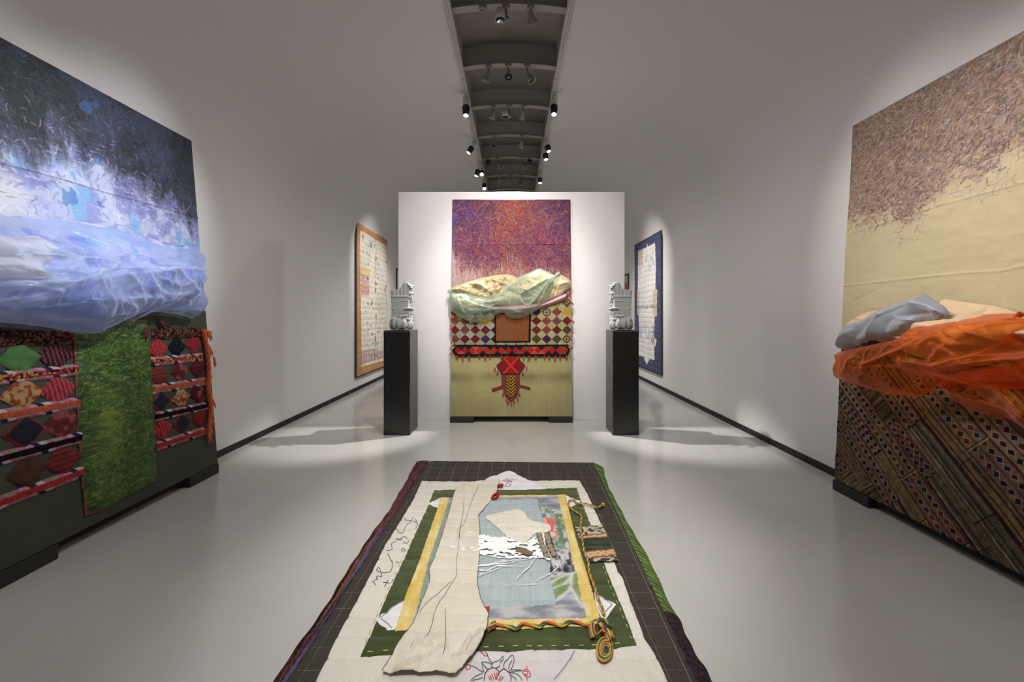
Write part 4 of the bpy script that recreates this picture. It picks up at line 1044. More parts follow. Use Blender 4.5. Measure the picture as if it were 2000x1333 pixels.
for (x, y, a) in [(690, 90, -2.2), (730, 60, -.9), (330, 95, 2.2)]:
    q = PL.uv(*Y1([(x, y)])[0], .02); tassel(tl_, PL, q[0], q[1], .12, .03, .010, M['darkwool'], a)
# the drape: painted paper pouch, turned-back beige lining, organza
Z1 = regioncv(0, 400, 4.762)
def pouchc(U, V):
    n1 = fbm(U * 4, V * 4, 13, 5); n2 = fbm(U * 8, V * 8, 16, 4)
    c = mixc(C(164, 172, 218), C(214, 218, 238), n1); c = mixc(c, C(112, 120, 200), sstep(.52, .68, n2) * .6); return mixc(c, C(110, 180, 220), sstep(.6, .7, fbm(U * 6, V * 6, 3)) * .5)
M['pouch'] = painted('painted_paper', .5, 60, .2, .002, .4, val=1.)
drape('painted_paper_pouch', M['pouch'], tl_, PL, Z1([(-330, 130), (0, 90), (500, 120), (1000, 180), (1400, 290), (1700, 370), (1890, 400), (1905, 560), (1895, 760), (1860, 860), (1640, 965), (1300, 1010), (1000, 1040), (600, 1045), (250, 990), (0, 945), (-330, 900)]),
      .02, .12, .10, [(Z1([(200, 260), (620, 370), (900, 470), (1150, 470)]), .05, .04, 0), (Z1([(-100, 740), (400, 730), (800, 700), (1200, 640), (1800, 600)]), .06, .05, 0), (Z1([(300, 250), (700, 330), (1000, 440)]), -.05, .03, 0),
      (Z1([(1000, 550), (1500, 540), (1850, 560)]), -.05, .035, 0), (Z1([(1450, 700), (1650, 760), (1850, 640)]), .03, .03, 0), (Z1([(0, 860), (500, 900), (1200, 880), (1850, 850)]), .03, .04, 0),
      (Z1([(1650, 350), (1850, 360)]), -.06, .03, 0), (Z1([(1850, 200), (1860, 380)]), .02, .02, 0)],
      [(5, 1.6, 8, .022, 3), (-40, 3, 8, .010, 6)], crumple=.007, res=.007, color=pouchc, seed=3, sag=.04)
M['lining'] = plain('cream_lining', (236, 232, 224), .5, bscale=30, bstr=.2, bdist=.003)
drape('turned_back_lining', M['lining'], tl_, PL, Z1([(-330, 200), (0, 235), (200, 292), (420, 282), (560, 350), (640, 385), (900, 470), (1110, 468), (900, 500), (600, 470), (560, 540), (480, 610), (900, 620), (1180, 590), (1350, 620), (1150, 680), (800, 725), (450, 748), (0, 742), (-330, 720)]),
      .13, .05, .03, [(Z1([(90, 270), (130, 400), (240, 560), (380, 630)]), .035, .03, 0), (Z1([(0, 480), (150, 500), (330, 590)]), -.03, .025, 0), (Z1([(-200, 600), (200, 620), (600, 660), (1000, 640)]), .03, .03, 0)],
      [(-15, 2, 7, .012, 4)], crumple=.004, res=.007, seed=31, lift=.18)
M['blueorg'] = sheer('pale_blue_organza', (192, 206, 240), (238, 242, 253), .06, 1.7, .24)
rg = [([(-200, 470), (100, 470), (240, 440), (480, 488), (760, 492), (900, 515), (1020, 552)], .03, .022, .5), ([(230, 460), (240, 475), (480, 488)], .02, .012, .6),
      ([(-200, 680), (0, 665), (250, 690), (480, 640), (600, 600)], .02, .02, .35), ([(720, 232), (850, 320), (980, 380)], .02, .014, .8), ([(980, 380), (1060, 440), (1120, 466)], .012, .012, .4), ([(100, 190), (400, 220), (720, 235), (900, 205), (1100, 260)], .02, .018, .35),
      ([(-200, 760), (0, 752), (350, 742), (700, 690), (900, 612), (1180, 588), (1500, 598), (1740, 600)], .04, .03, .5), ([(1290, 640), (1350, 710), (1385, 800), (1385, 900), (1430, 1040)], .04, .017, .75), ([(1420, 620), (1520, 640), (1620, 800), (1680, 950)], .035, .017, .7),
      ([(1530, 605), (1650, 680), (1790, 820), (1860, 930), (1910, 1030)], .04, .018, .8), ([(1160, 680), (1230, 830), (1290, 960), (1270, 1060)], .035, .017, .6), ([(900, 700), (930, 850), (980, 930), (990, 1020), (1010, 1120)], .035, .015, .75),
      ([(820, 660), (850, 740), (890, 830), (960, 900)], .02, .012, .6), ([(-200, 880), (0, 880), (200, 872), (430, 812), (600, 712)], .025, .014, .6), ([(-200, 905), (0, 905), (250, 915), (430, 860), (530, 800)], .025, .014, .55),
      ([(-200, 960), (0, 965), (300, 1020), (550, 1060), (800, 1070), (1060, 1045)], .03, .03, .4), ([(1060, 900), (1250, 1000), (1280, 1050)], .02, .014, .5), ([(1500, 560), (1600, 545), (1700, 600), (1900, 610)], .02, .014, .6),
      ([(1000, 400), (1300, 480), (1450, 490), (1700, 400)], .02, .02, .35), ([(1730, 410), (1800, 440), (1900, 430)], .02, .012, .6), ([(740, 840), (800, 760), (780, 880), (900, 890)], .015, .008, .6)]
drape('blue_organza', M['blueorg'], tl_, PL, Z1([(-330, 90), (0, 80), (500, 110), (800, 135), (1000, 172), (1150, 208), (1300, 250), (1540, 340), (1720, 410), (1820, 400), (1905, 412), (1915, 500), (1905, 620), (1900, 780), (1915, 950), (1922, 1045), (1850, 1030), (1760, 1008), (1600, 990), (1480, 1010), (1430, 1050), (1390, 1072), (1330, 1050), (1250, 1080), (1160, 1130), (1060, 1192), (960, 1195), (800, 1165), (600, 1125), (300, 1090), (0, 1062), (-330, 1030)]),
      .03, .25, .07, [(Z1(q), a, w_, dn) for q, a, w_, dn in rg], [(4, 1.8, 9, .014, 7), (-60, 3, 6, .012, 9)], hem=.6, res=.0055, seed=41, sag=.02)
drape('blue_organza', M['blueorg'], tl_, PL, Z1([(-330, 850), (0, 870), (200, 870), (430, 810), (600, 712), (830, 660), (930, 850), (990, 930), (1010, 1110), (1100, 1150), (1060, 1185), (900, 1170), (600, 1110), (300, 1085), (0, 1055), (-330, 1010)]),
      .08, .20, .05, [(Z1([(0, 960), (500, 1050), (900, 1060)]), .02, .02, .3)], [(-8, 2, 8, .012, 4)], hem=.5, res=.007, seed=45)
# ================================================================== right panel
PR = Plane((2.58, 3.284, .082), (0, -1, 0), (.142, 0, 2.833))
prw, prh = 1.60, 2.84
tr_ = panel_base('tall textile panel leaning at the right with orange draped organza over patchwork', 'tall mixed textile panels', PR, prw, prh, .03, 0,
    [(-.01, .32, 'black block under the far corner of the right panel'), (1.28, 1.6, 'black block under the near corner of the right panel')], 'right')
def right_paint():
    R_ = Ras(0, prw, 1.2, prh, .0035); U, V = R_.U, R_.V
    base = mixc(C(196, 180, 138), C(206, 190, 148), fbm(U * 3, V * 3, 3)); R_.img[:] = base
    bnd = PR.poly([(1650, 420), (1690, 440), (1740, 430), (1780, 440), (1820, 395), (1870, 345), (1930, 350), (1960, 320), (2000, 290), (2100, 250), (2300, 220)])
    rng = np.random.RandomState(8); vb0 = lambda u: np.interp(u, bnd[:, 0], bnd[:, 1])
    f = sstep(-.05, .2, V - vb0(U) + .2 * (fbm(U * 8, V * 8, 4) - .5)); R_.img[:] = mixc(R_.img, C(150, 126, 102), f * .8)
    R_.img[:] = mixc(R_.img, C(112, 90, 78), sstep(.15, .75, V - vb0(U)) * .7)
    def lay(n, pal, L, w, al, g, seed):
        u = rng.rand(n) * prw; v = 1.3 + rng.rand(n) * (prh - 1.3); h = v - vb0(u); k = rng.rand(n) < g(h); u, v = u[k], v[k]; n = len(u)
        p = np.array(pal) / 255.; c = p[rng.randint(0, len(p), n)] * (1 + .25 * (rng.rand(n, 1) - .5))
        a = 2.2 + 3 * fbm(u * 3, v * 3, seed) + rng.randn(n) * .7
        R_.strokes(u, v, a, L * (.4 + rng.rand(n)), rng.randn(n) * 16, np.clip(c, 0, 1), w, al)
    lay(9000, [(112, 88, 76), (98, 78, 70), (134, 106, 88), (144, 106, 86), (90, 74, 72)], .04, 2, .45, lambda h: sstep(-.06, .15, h), 2)
    lay(9000, [(172, 128, 108), (184, 148, 136), (160, 144, 150), (150, 96, 76), (168, 156, 172), (132, 110, 84)], .035, 1, .6, lambda h: sstep(-.1, .1, h), 3)
    lay(3000, [(216, 160, 132), (196, 184, 196), (208, 186, 150), (120, 84, 66)], .035, 1, .6, lambda h: sstep(-.12, .05, h), 4)
    lay(2000, [(176, 150, 150), (150, 110, 90), (196, 180, 170), (172, 164, 180)], .07, 1, .6, lambda h: np.exp(-((h + .06) / .10) ** 2), 5)
    return R_
rcl = [PR.poly(q) for q in ([(1640, 462), (1700, 445), (1760, 425), (1850, 398), (1960, 368), (2100, 330), (2300, 270)], [(1640, 560), (1760, 547), (1880, 534), (1960, 530), (2100, 500), (2300, 460)], [(1754, 400), (1752, 500), (1750, 640)],
       [(1970, 360), (1968, 480), (1962, 600)], [(1970, 530), (1985, 515), (2040, 512)], [(1670, 590), (1700, 575), (1730, 560)])]
sheet('painted_canvas', M['canvas'], tr_, PR, rect=(0, prw, 1.2, prh), res=.0036, color=right_paint(),
      h=lambda U, V, d: .003 + crease(U, V, rcl[:2], .0035, .008) + crease(U, V, rcl[2:], -.002, .014) + .014 * (fbm(U * 4, V * 6, 2, 3)) * sstep(2.4, 1.8, V) + .004 * ridged(U * 7, V * 10, 5, 2) * sstep(2.3, 1.9, V) - .006 * np.exp(-d / .004))
def patch(U, V):
    wv = .02 * (fbm(U * 3, V * 3, 4) - .5)
    al = (U * .72 - V * .70) + wv; ac = (U * .70 + V * .72) + wv
    # strips of uneven width
    edges = np.array([-.2, -.05, .08, .20, .31, .46, .55, .70, .80, .95, 1.05, 1.20, 1.34, 1.45, 1.6, 1.75, 2.0, 2.3])
    si = np.searchsorted(edges, ac); e0 = edges[np.clip(si - 1, 0, 17)]; e1 = edges[np.clip(si, 0, 17)]; t = (ac - e0) / (e1 - e0 + 1e-6)
    off = _hash(si, si * 0, 2); ln = .35 + .3 * _hash(si, si * 0, 3); bi = np.floor(al / ln + off); tb = (al / ln + off) - bi
    r = _hash(si, bi, 5); r2 = _hash(si, bi, 6)
    base = np.array([(142, 122, 98), (128, 104, 84), (156, 138, 112), (112, 92, 76), (134, 116, 82)]) / 255.
    c = base[(r2 * 4.99).astype(int)]
    fine = np.floor(ac / .0085); line = _hash(fine, si, 8); pl_ = np.array([(112, 44, 48), (66, 52, 56), (170, 150, 124), (90, 96, 74), (150, 120, 80), (60, 40, 44)]) / 255.
    strp = np.where((line > .45)[:, None], pl_[(line * 5.99).astype(int)], c)
    fa = np.floor(al / .0085); la = _hash(fa, bi, 9); strpx = np.where((la > .45)[:, None], pl_[(la * 5.99).astype(int)], c)
    cell = .048; du = np.abs((al / cell) % 1 - .5); 
    nrow = np.where(t < .5, .27, .73); dv = np.abs(ac - (e0 + nrow * (e1 - e0))) / cell
    dd = du + dv; dpal = np.array([(34, 34, 54), (78, 26, 40), (44, 28, 44), (112, 44, 40)]) / 255.
    dcol = dpal[(_hash(np.floor(al / cell), si + (t > .5) * 50, 11) * 3.99).astype(int)]
    dots = np.where((dd < .40)[:, None], dcol, np.where((dd < .5)[:, None], C(180, 160, 136), c)); dots = np.where(((t < .06) | (t > .94) | (np.abs(t - .5) < .03))[:, None], C(108, 60, 54), dots)
    out = np.where((r < .36)[:, None], strp, np.where((r < .80)[:, None], dots, strpx))
    out = np.where(((tb < .012) | (t < .02))[:, None], C(44, 36, 34), out)
    out = np.where(((tb > .012) & (tb < .03) & (r > .4))[:, None], C(176, 150, 120), out)
    out = out * (.72 + .5 * fbm(U * 40, V * 40, 3)[:, None]) * (.8 + .4 * fbm(U * 3, V * 3, 7)[:, None])
    g = (vnoise(U * 130, V * 130, 13) > .965) & (r2 > .6); out = np.where(g[:, None], C(214, 186, 110), out)
    return out * .82
sheet('patchwork_textile', M['fabric'], tr_, PR, rect=(0, prw, 0, 1.5), res=.0036, color=patch, h=lambda U, V, d: .004 + .008 * fbm(U * 6, V * 6, 3) + .002 * vnoise(U * 60, V * 60, 4) - .006 * np.exp(-d / .004))
W1 = regioncv(1610, 560, 5.128)
M['kraft3'] = plain('tan_folded_paper', (212, 184, 148), .55, bscale=35, bstr=.3, bdist=.003, var=.06, vscale=4)
drape('folded_paper', M['kraft3'], tr_, PR, W1([(180, 345), (300, 262), (490, 228), (800, 260), (1000, 180), (1075, 125), (1250, 145), (1450, 172), (1620, 198), (1830, 268), (1950, 290), (2200, 260), (2700, 250), (2700, 620), (2200, 640), (1700, 720), (1400, 790), (1150, 760), (800, 690), (500, 560), (250, 500), (150, 440)]),
      .03, .16, .08, [(W1([(1085, 130), (1300, 210), (1560, 320)]), -.05, .02, 0), (W1([(1100, 150), (1350, 260), (1600, 380)]), .03, .018, 0), (W1([(1080, 128), (1400, 180), (1700, 270)]), .03, .02, 0), (W1([(1330, 600), (1450, 500), (1650, 520)]), .05, .05, 0),
      (W1([(1250, 620), (1400, 720), (1560, 690)]), -.05, .03, 0), (W1([(1900, 300), (2000, 420), (2100, 500)]), -.05, .03, 0), (W1([(200, 330), (450, 260)]), .02, .02, 0), (W1([(950, 580), (1150, 600), (1250, 740)]), .04, .04, 0), (W1([(2000, 560), (2300, 500)]), .04, .03, 0)],
      [(-20, 2.5, 9, .02, 7)], crumple=.035, res=.006, seed=14)
M['greycloth'] = plain('grey_satin', (150, 155, 163), .38, bscale=40, bstr=.12, bdist=.003, sheen=.3)
drape('grey_satin_cloth', M['greycloth'], tr_, PR, W1([(85, 600), (105, 545), (140, 470), (180, 385), (330, 340), (480, 245), (640, 185), (800, 125), (940, 66), (990, 85), (1080, 150), (1160, 200), (1200, 270), (1185, 300), (1130, 290), (1090, 325), (1000, 335), (900, 370), (820, 430), (700, 478), (540, 515), (370, 562), (230, 612), (130, 618)]),
      .165, .06, .035, [(W1([(150, 470), (350, 370), (600, 240), (940, 90)]), .025, .022, 0), (W1([(380, 540), (450, 420), (540, 300), (560, 280)]), .03, .02, 0), (W1([(250, 560), (420, 400), (600, 280), (780, 200)]), -.02, .02, 0), (W1([(590, 440), (640, 340), (760, 300), (1000, 265)]), -.035, .022, 0),
      (W1([(600, 455), (720, 440), (760, 380), (900, 360)]), .025, .015, 0), (W1([(860, 160), (1000, 180), (1080, 220)]), .02, .014, 0), (W1([(690, 310), (800, 330), (900, 355)]), .02, .009, 0), (W1([(100, 560), (300, 420)]), .02, .015, 0), (W1([(150, 400), (330, 380)]), .02, .01, 0), (W1([(160, 440), (300, 410)]), -.02, .01, 0), (W1([(1100, 300), (1160, 220)]), .03, .014, 0)],
      [(28, 2, 7, .008, 5)], res=.0045, seed=17, thick=.002)
M['orange'] = sheer('orange_organza', (222, 96, 24), (255, 208, 160), .03, 1.6, .2)
M['orange'].node_tree.nodes['Principled BSDF'].inputs['Specular Tint'].default_value = (1, .75, .15, 1)
for n_ in M['orange'].node_tree.nodes:
    if n_.type == 'BUMP': n_.inputs['Strength'].default_value = .6
og = [([(500, 800), (700, 690), (900, 610), (1120, 500), (1500, 350), (1880, 290)], .03, .014, .55), ([(1150, 720), (1400, 520), (1650, 370), (1880, 290)], .03, .014, .5), ([(860, 750), (1100, 790), (1220, 805), (1400, 800), (1700, 740), (2000, 710)], .035, .014, .55), ([(1200, 800), (1500, 710), (1760, 660), (2050, 600)], .03, .014, .5),
      ([(1540, 690), (1620, 540), (1760, 400), (1880, 300)], .03, .016, .55), ([(1800, 340), (1840, 480), (1820, 600)], .02, .012, .5), ([(870, 430), (1000, 430), (1090, 450)], .015, .012, .5), ([(1100, 480), (1200, 470), (1250, 500)], .02, .02, .4), ([(1230, 430), (1400, 400), (1540, 360)], .015, .014, .45),
      ([(350, 720), (370, 600), (380, 570)], .02, .016, .4), ([(180, 900), (300, 820), (380, 700)], .025, .02, .5), ([(400, 830), (700, 800), (1000, 860), (1150, 900)], .03, .04, .3), ([(1150, 930), (1350, 1000), (1700, 1010), (2000, 930)], .03, .02, .35), ([(850, 380), (860, 470), (1000, 560)], .02, .014, .4), ([(440, 560), (460, 700), (520, 790)], .015, .01, .3)]
drape('orange_organza', M['orange'], tr_, PR, W1([(100, 650), (130, 620), (370, 568), (700, 482), (870, 390), (930, 350), (1150, 320), (1330, 285), (1500, 266), (1700, 262), (1900, 268), (1925, 285), (1900, 330), (1895, 480), (1840, 600), (1990, 600), (2250, 560), (2700, 480), (2700, 1200), (2300, 1050), (2000, 1010), (1700, 1020), (1400, 1010), (1200, 960), (1100, 940), (980, 985), (880, 1060), (790, 1095), (600, 1075), (480, 1062), (300, 1010), (130, 965), (102, 920), (130, 850), (145, 770), (105, 720)]),
      .085, .21, .05, [(W1(q), a, w_, dn) for q, a, w_, dn in og], [(18, 2.2, 9, .016, 9), (-40, 3, 7, .012, 6)], hem=.5, res=.0055, seed=51, sag=.02)
drape('orange_organza', M['orange'], tr_, PR, W1([(1060, 950), (1200, 870), (1500, 800), (1800, 760), (2100, 740), (2700, 800), (2700, 1900), (2200, 1680), (1950, 1480), (1740, 1335), (1600, 1300), (1400, 1250), (1280, 1200), (1150, 1080)]),
      .04, .15, .06, [(W1([(1150, 980), (1400, 1120), (1700, 1200), (2000, 1330)]), .04, .025, .4), (W1([(1250, 950), (1500, 1080), (1800, 1260)]), -.04, .03, 0), (W1([(1500, 900), (1800, 1050), (2100, 1300)]), .03, .02, .4)], [(-35, 2, 9, .016, 3)], hem=.45, res=.006, seed=57)
q = PR.uv(*W1([(1900, 280)])[0], .15); b = MB()
for k in range(9): b.ball(PR.pt(q[0] + rt.uniform(-.012, .012), q[1] + rt.uniform(-.008, .008), .12 + rt.uniform(-.015, .015)), .007, .008, .010)
o = b.build('organza_knot', M['orange'], tr_, True); setf(o, np.full(len(o.data.vertices), .6), 'dense')
# ================================================================== the quilt on the floor
PF = Plane((0, 0, 0), (1, 0, 0), (0, 1, 0))
ZQ = .045
fp = lambda pts, z=ZQ: PF.poly(pts, z)
K1 = regioncv(700, 900, 6.667); K2 = regioncv(700, 1100, 6.667); K3 = regioncv(900, 1100, 5.714); K4 = regioncv(930, 920, 6.667); KA = regioncv(520, 880, 2.942); KB = regioncv(920, 880, 2.942)
YN = 1.02                                   # near end of the quilt, behind the lower edge of the photograph
def extend(P, i0, i1, yn=YN):
    """continue the line i0 -> i1 (uv) to the near end"""
    a, b_ = P[i0], P[i1]; t = (yn - a[1]) / (b_[1] - a[1]); return a + (b_ - a) * t
topL = fp(KA([(925, 57)]))[0]; botL = fp([(557, 1331)])[0]; topR = fp(KB([(700, 63)]))[0]; botR = fp(KB([(1310, 1330)]))[0]
eL = extend([topL, botL], 0, 1); eR = extend([topR, botR], 0, 1)
main = np.array([topL, topR, eR, eL])
outl = fp(K1([(755, 12), (600, 300), (400, 640), (200, 920), (60, 1110)]), .004); outl = np.vstack([outl, fp(KA([(400, 800), (240, 1040), (45, 1325)]), .004)])
outl = np.vstack([outl, extend(outl, 0, -1)])
outr = fp(KB([(758, 98), (800, 230), (900, 410), (1050, 680), (1150, 890), (1190, 960), (1300, 1180), (1385, 1330)]), .004); outr = np.vstack([outr, extend(outr, 0, -1)])
QS = .1095
def edge_in(U, V):
    """distance inside the padded top"""
    d, _, _ = segdist(U, V, main, True); return np.where(inpoly(U, V, main), d, -d)
def qtop(U, V):
    lx = np.abs(((U + .02) / QS + .04 * np.sin(V * 4)) % 1 - .5); ly = np.abs(((V + .03) / QS + .05 * np.sin(U * 5 + V)) % 1 - .5)
    g = .0045 * (1 - np.exp(-(.5 - lx) / .10)) + .007 * (1 - np.exp(-(.5 - ly) / .10))
    return ZQ - .011 + g + .004 * (fbm(U * 7, V * 7, 3, 2) - .5)
def qh_(off, amp=.0):
    return lambda U, V, d: qtop(U, V) + off + amp * (fbm(U * 18, V * 18, 9, 3) - .5) - .002 * np.exp(-d / .006)
tq = thing('floor_quilt', 'large stitched textile quilt with painted centre lying on the grey floor', 'quilt', (-.04, 2.5, 0))
def tint(base, amt=.08, f=14, seed=1):
    return lambda U, V: base * (1 - amt + 2 * amt * fbm(U * f, V * f, seed)[:, None])
sheet('dark_border_cloth', M['cloth'], tq, PF, poly=main, res=.009, color=tint(C(64, 59, 52), .06),
      h=lambda U, V, d: qtop(U, V) - .014 * np.exp(-d / .02))
# striped edging that slopes down to the floor
def strip_between(name, inner, outer, zin, zout, colf, n=260, m=8):
    inner = np.asarray(inner); outer = np.asarray(outer)
    def res_(P):
        P = smoothline(P, 6); s = np.r_[0, np.cumsum(np.hypot(*np.diff(P, axis=0).T))]; t = np.linspace(0, s[-1], n); return np.c_[np.interp(t, s, P[:, 0]), np.interp(t, s, P[:, 1])]
    I = res_(inner); O = res_(outer); vs = []; uu = []
    for j in range(m + 1):
        t = j / m; P = I * (1 - t) + O * t
        wob = .0025 * np.sin(np.arange(n) * .19) * t + .003 * np.sin(np.arange(n) * .07 + 2) * t
        P = P + np.c_[wob, 0 * wob]
        z = zout + (zin - zout) * (1 - t ** 1.6) + .0025 * np.sin(np.arange(n) * .9) * math.sin(t * math.pi)
        vs.append(np.c_[P, z]); uu.append(np.c_[np.full(n, t), np.arange(n) / n])
    vs = np.vstack(vs); uu = np.vstack(uu); idx = np.arange((m + 1) * n).reshape(m + 1, n)
    q = np.stack([idx[:-1, :-1], idx[1:, :-1], idx[1:, 1:], idx[:-1, 1:]], -1).reshape(-1, 4)
    if outer[0][0] > inner[0][0]: q = q
    else: q = q[:, ::-1]
    o = mk(name, vs, np.ascontiguousarray(q), M['cloth'], tq, True); setcol(o, lin(colf(uu[:, 0], uu[:, 1], vs))); return o
def stripes(pal, k1, k2, seed):
    pal = np.array(pal) / 255.
    def f(t, s, P):
        L = P[:, 1]; a = np.floor(L / .007 + t * k1 * 2 + 2 * vnoise(L * 3, t * 2, seed)); b_ = np.floor(t * k2 * 1.5)
        k = (_hash(a, b_, seed) * (len(pal) - .01)).astype(int); return pal[k] * (.40 + .35 * vnoise(L * 300, t * 30, 3))[:, None]
    return f
dashf = stripes([(190, 70, 62), (60, 48, 70), (220, 124, 80), (60, 48, 50), (180, 90, 80), (130, 110, 160)], 5, 6, 3)
def edge_left(t, s, P):
    L = P[:, 1]; w_ = t + .06 * np.sin(L * 7) + .10 * (vnoise(L * 4, t * 3, 5) - .5)
    k = _hash(np.floor(w_ * 15), np.floor(L / .22 + w_ * 3), 4)
    c = np.where((w_ < .28)[:, None], np.where((k > .5)[:, None], C(116, 104, 150), C(56, 44, 62)), np.where((w_ < .62)[:, None], np.where((k > .35)[:, None], C(176, 92, 52), C(84, 48, 44)), np.where((k > .72)[:, None], C(130, 60, 52), C(38, 32, 36))))
    c = c * (.6 + .25 * vnoise(L * 200, t * 30, 3))[:, None]
    far = sstep(2.55, 2.75, L + .15 * (vnoise(L * 9, t * 4, 2) - .5)); return mixc(c, dashf(t, s, P), far)
strip_between('striped_edging', np.array([topL + (topL - topR) * 0, (topL + botL) / 2, botL, eL]), outl, ZQ - .012, .003, edge_left, n=520, m=18)
iRmid = topR + (botR - topR) * ((outr[5][1] - topR[1]) / (botR[1] - topR[1]))
strip_between('green_edging', np.array([topR, (topR + iRmid) / 2, iRmid]), outr[:6], ZQ - .012, .003, lambda t, s, P: np.array([88, 112, 52]) / 255. * (.75 + .4 * (np.sin(P[:, 1] * 160 + t * 5) > 0))[:, None] * (.9 + .2 * vnoise(P[:, 1] * 50, t * 6, 3))[:, None], n=240)
strip_between('striped_edging', np.array([iRmid, (iRmid + botR) / 2, botR, eR]), outr[5:], ZQ - .012, .003, stripes([(72, 62, 88), (84, 50, 52), (130, 74, 56), (60, 56, 66), (50, 48, 70)], 9, 4, 7), n=240)
strip_between('dark_edging', np.array([topL + (0, -.001), (topL + topR) / 2, topR + (0, -.001)]), np.array([outl[0] + (.02, .012), (topL + topR) / 2 + (0, .02), outr[0] + (-.03, .03)]), ZQ - .012, .003, lambda t, s, P: np.tile(C(58, 50, 50), (len(t), 1)), n=120)
# quilting thread on the dark border
M['thread'] = plain('pale_thread', (138, 134, 124), .8); M['yellowthread'] = plain('yellow_thread', (206, 196, 120), .8); M['ink'] = plain('dark_ink_line', (62, 58, 60), .9)
def lay(P, off, r, bld, step=.02, sides=4, closed=False, z=None):
    P = np.asarray(P, float); s = np.r_[0, np.cumsum(np.hypot(*np.diff(P, axis=0).T))]
    n = max(2, int(s[-1] / step) + 1); t = np.linspace(0, s[-1], n); X = np.interp(t, s, P[:, 0]); Y = np.interp(t, s, P[:, 1])
    Z = (qtop(X, Y) if z is None else z) + off
    bld.tube(np.c_[X, Y, Z], r, sides)
cream = fp(K1([(824 * 1, 0)])) if False else None
creamP = fp([(824, 940), (885, 941), (950, 941), (1010, 940), (1060, 939.5), (1131, 938.5), (1147, 965), (1176, 1029), (1187, 1065), (1207, 1119), (1216, 1131), (1233, 1179), (1260, 1250), (1280, 1281), (1304, 1332)])
creamL_ = fp([(619, 1329), (656, 1250), (700, 1169), (737, 1098), (752, 1066), (773, 1033), (796, 996), (808, 975)])
cr_ext = extend(creamP, 8, -1, 1.22); cl_ext = extend(creamL_, -1, 0, 1.22)
creamP = np.vstack([creamP, cr_ext, cl_ext, creamL_])
b = MB(); nst = 0
lay(np.array([topL + (.05, -.05), botL + (.05, 0), eL + (.05, .03)]), .0008, .0012, b, .03, 3)
lay(np.array([topR + (-.02, -.05), botR + (-.03, 0), eR + (-.03, .03)]), .0008, .0010, b, .03, 3)
for i in range(-12, 13):
    x = (i + .5) * QS - .02
    ys = np.arange(YN + .02, 3.93, .012); xs = x - QS * .04 * np.sin(ys * 4)
    ok = (edge_in(xs, ys) > .012) & ~inpoly(xs, ys, creamP)
    k = 0
    while k < len(ys):
        if ok[k]:
            j = k
            while j + 1 < len(ys) and ok[j + 1]: j += 1
            if j > k + 1: lay(np.c_[xs[k:j + 1], ys[k:j + 1]], .0008, .0011, b, .03, 3)
            k = j + 1
        else: k += 1
for i in range(8, 40):
    y = (i + .5) * QS - .03
    xs = np.arange(-1.0, 1.0, .012); ys = y - QS * .05 * np.sin(xs * 5 + y)
    ok = (edge_in(xs, ys) > .012) & ~inpoly(xs, ys, creamP)
    k = 0
    while k < len(xs):
        if ok[k]:
            j = k
            while j + 1 < len(xs) and ok[j + 1]: j += 1
            if j > k + 1: lay(np.c_[xs[k:j + 1], ys[k:j + 1]], .0004, .0004, b, .03, 3)
            k = j + 1
        else: k += 1
o = b.build('quilting_thread', M['thread'], tq); o['kind'] = 'stuff'
creamc = lambda U, V: mixc(C(206, 202, 190), C(218, 215, 204), fbm(U * 5, V * 5, 3)) * (.96 + .06 * vnoise(U * 260, V * 260, 4)[:, None])
sheet('cream_field', M['cloth'], tq, PF, poly=creamP, res=.008, color=creamc, h=qh_(.003, .003))
# green velvet frame
gP = fp([(848, 959), (892, 957.5), (974, 957), (1050, 956), (1126.5, 954.5), (1131, 969), (1155, 1029.5), (1186, 1119), (1197.5, 1147), (1222, 1205), (1244, 1263), (1200, 1269), (1162, 1271), (1120, 1270), (1075, 1273), (1040, 1271), (1005, 1276), (933, 1274), (850, 1279), (769, 1281), (740, 1282), (704, 1284), (730, 1229), (752.5, 1173.5), (787, 1098), (815.5, 1035), (836.5, 988.5)])
M['gvelvet'] = painted('green_velveteen', .8, 300, .4, .002, .2, sheen=.25)
gcol = lambda U, V: mixc(C(56, 70, 26), C(88, 102, 44), np.clip(fbm(U * 9 + V * 4, V * 14, 6, 4) + .25 * (V - 2.4), 0, 1)) * (.92 + .1 * vnoise(U * 120, V * 120, 2)[:, None])
sheet('green_velvet_frame', M['gvelvet'], tq, PF, poly=gP, res=.008, color=gcol,
      h=lambda U, V, d: qtop(U, V) + .006 + .006 * (ridged(U * 4 + V * 3, V * 16 + U * 5, 5, 2) - .5) * np.exp(-np.abs(U + .62) / .2) - .002 * np.exp(-d / .006))
# white cut-out corners and embroidered squares
M['whitecloth'] = painted('white_cotton', .85, 200, .3, .002, .2, val=.92)
wc = lambda U, V: C(226, 224, 224) * (.96 + .07 * fbm(U * 16, V * 16, 5)[:, None])
wp = [([(940, 942), (957, 933), (989, 922), (994.5, 920.5), (1003, 924), (1020, 933), (1035, 940), (1070, 957), (1020, 959), (973, 959)], .0075),
      ([(837, 987), (846, 980.5), (861, 974), (864, 976), (857, 996), (851, 993.5)], .0085), ([(733, 1212.5), (745, 1202), (765, 1188), (791, 1174), (790, 1200), (771, 1238), (754, 1234), (741, 1222)], .0085),
      ([(1102, 969), (1111, 970.5), (1123.5, 978.5), (1135.5, 981), (1128, 986.5), (1114.5, 992.5), (1108, 985)], .0085), ([(1160, 1158), (1180, 1171), (1203.6, 1184), (1190, 1202), (1178, 1215.5), (1165, 1190)], .0085)]
for q, off in wp: sheet('white_corner_patch', M['whitecloth'], tq, PF, poly=fp(q), res=.006, color=wc, h=qh_(off, .003))
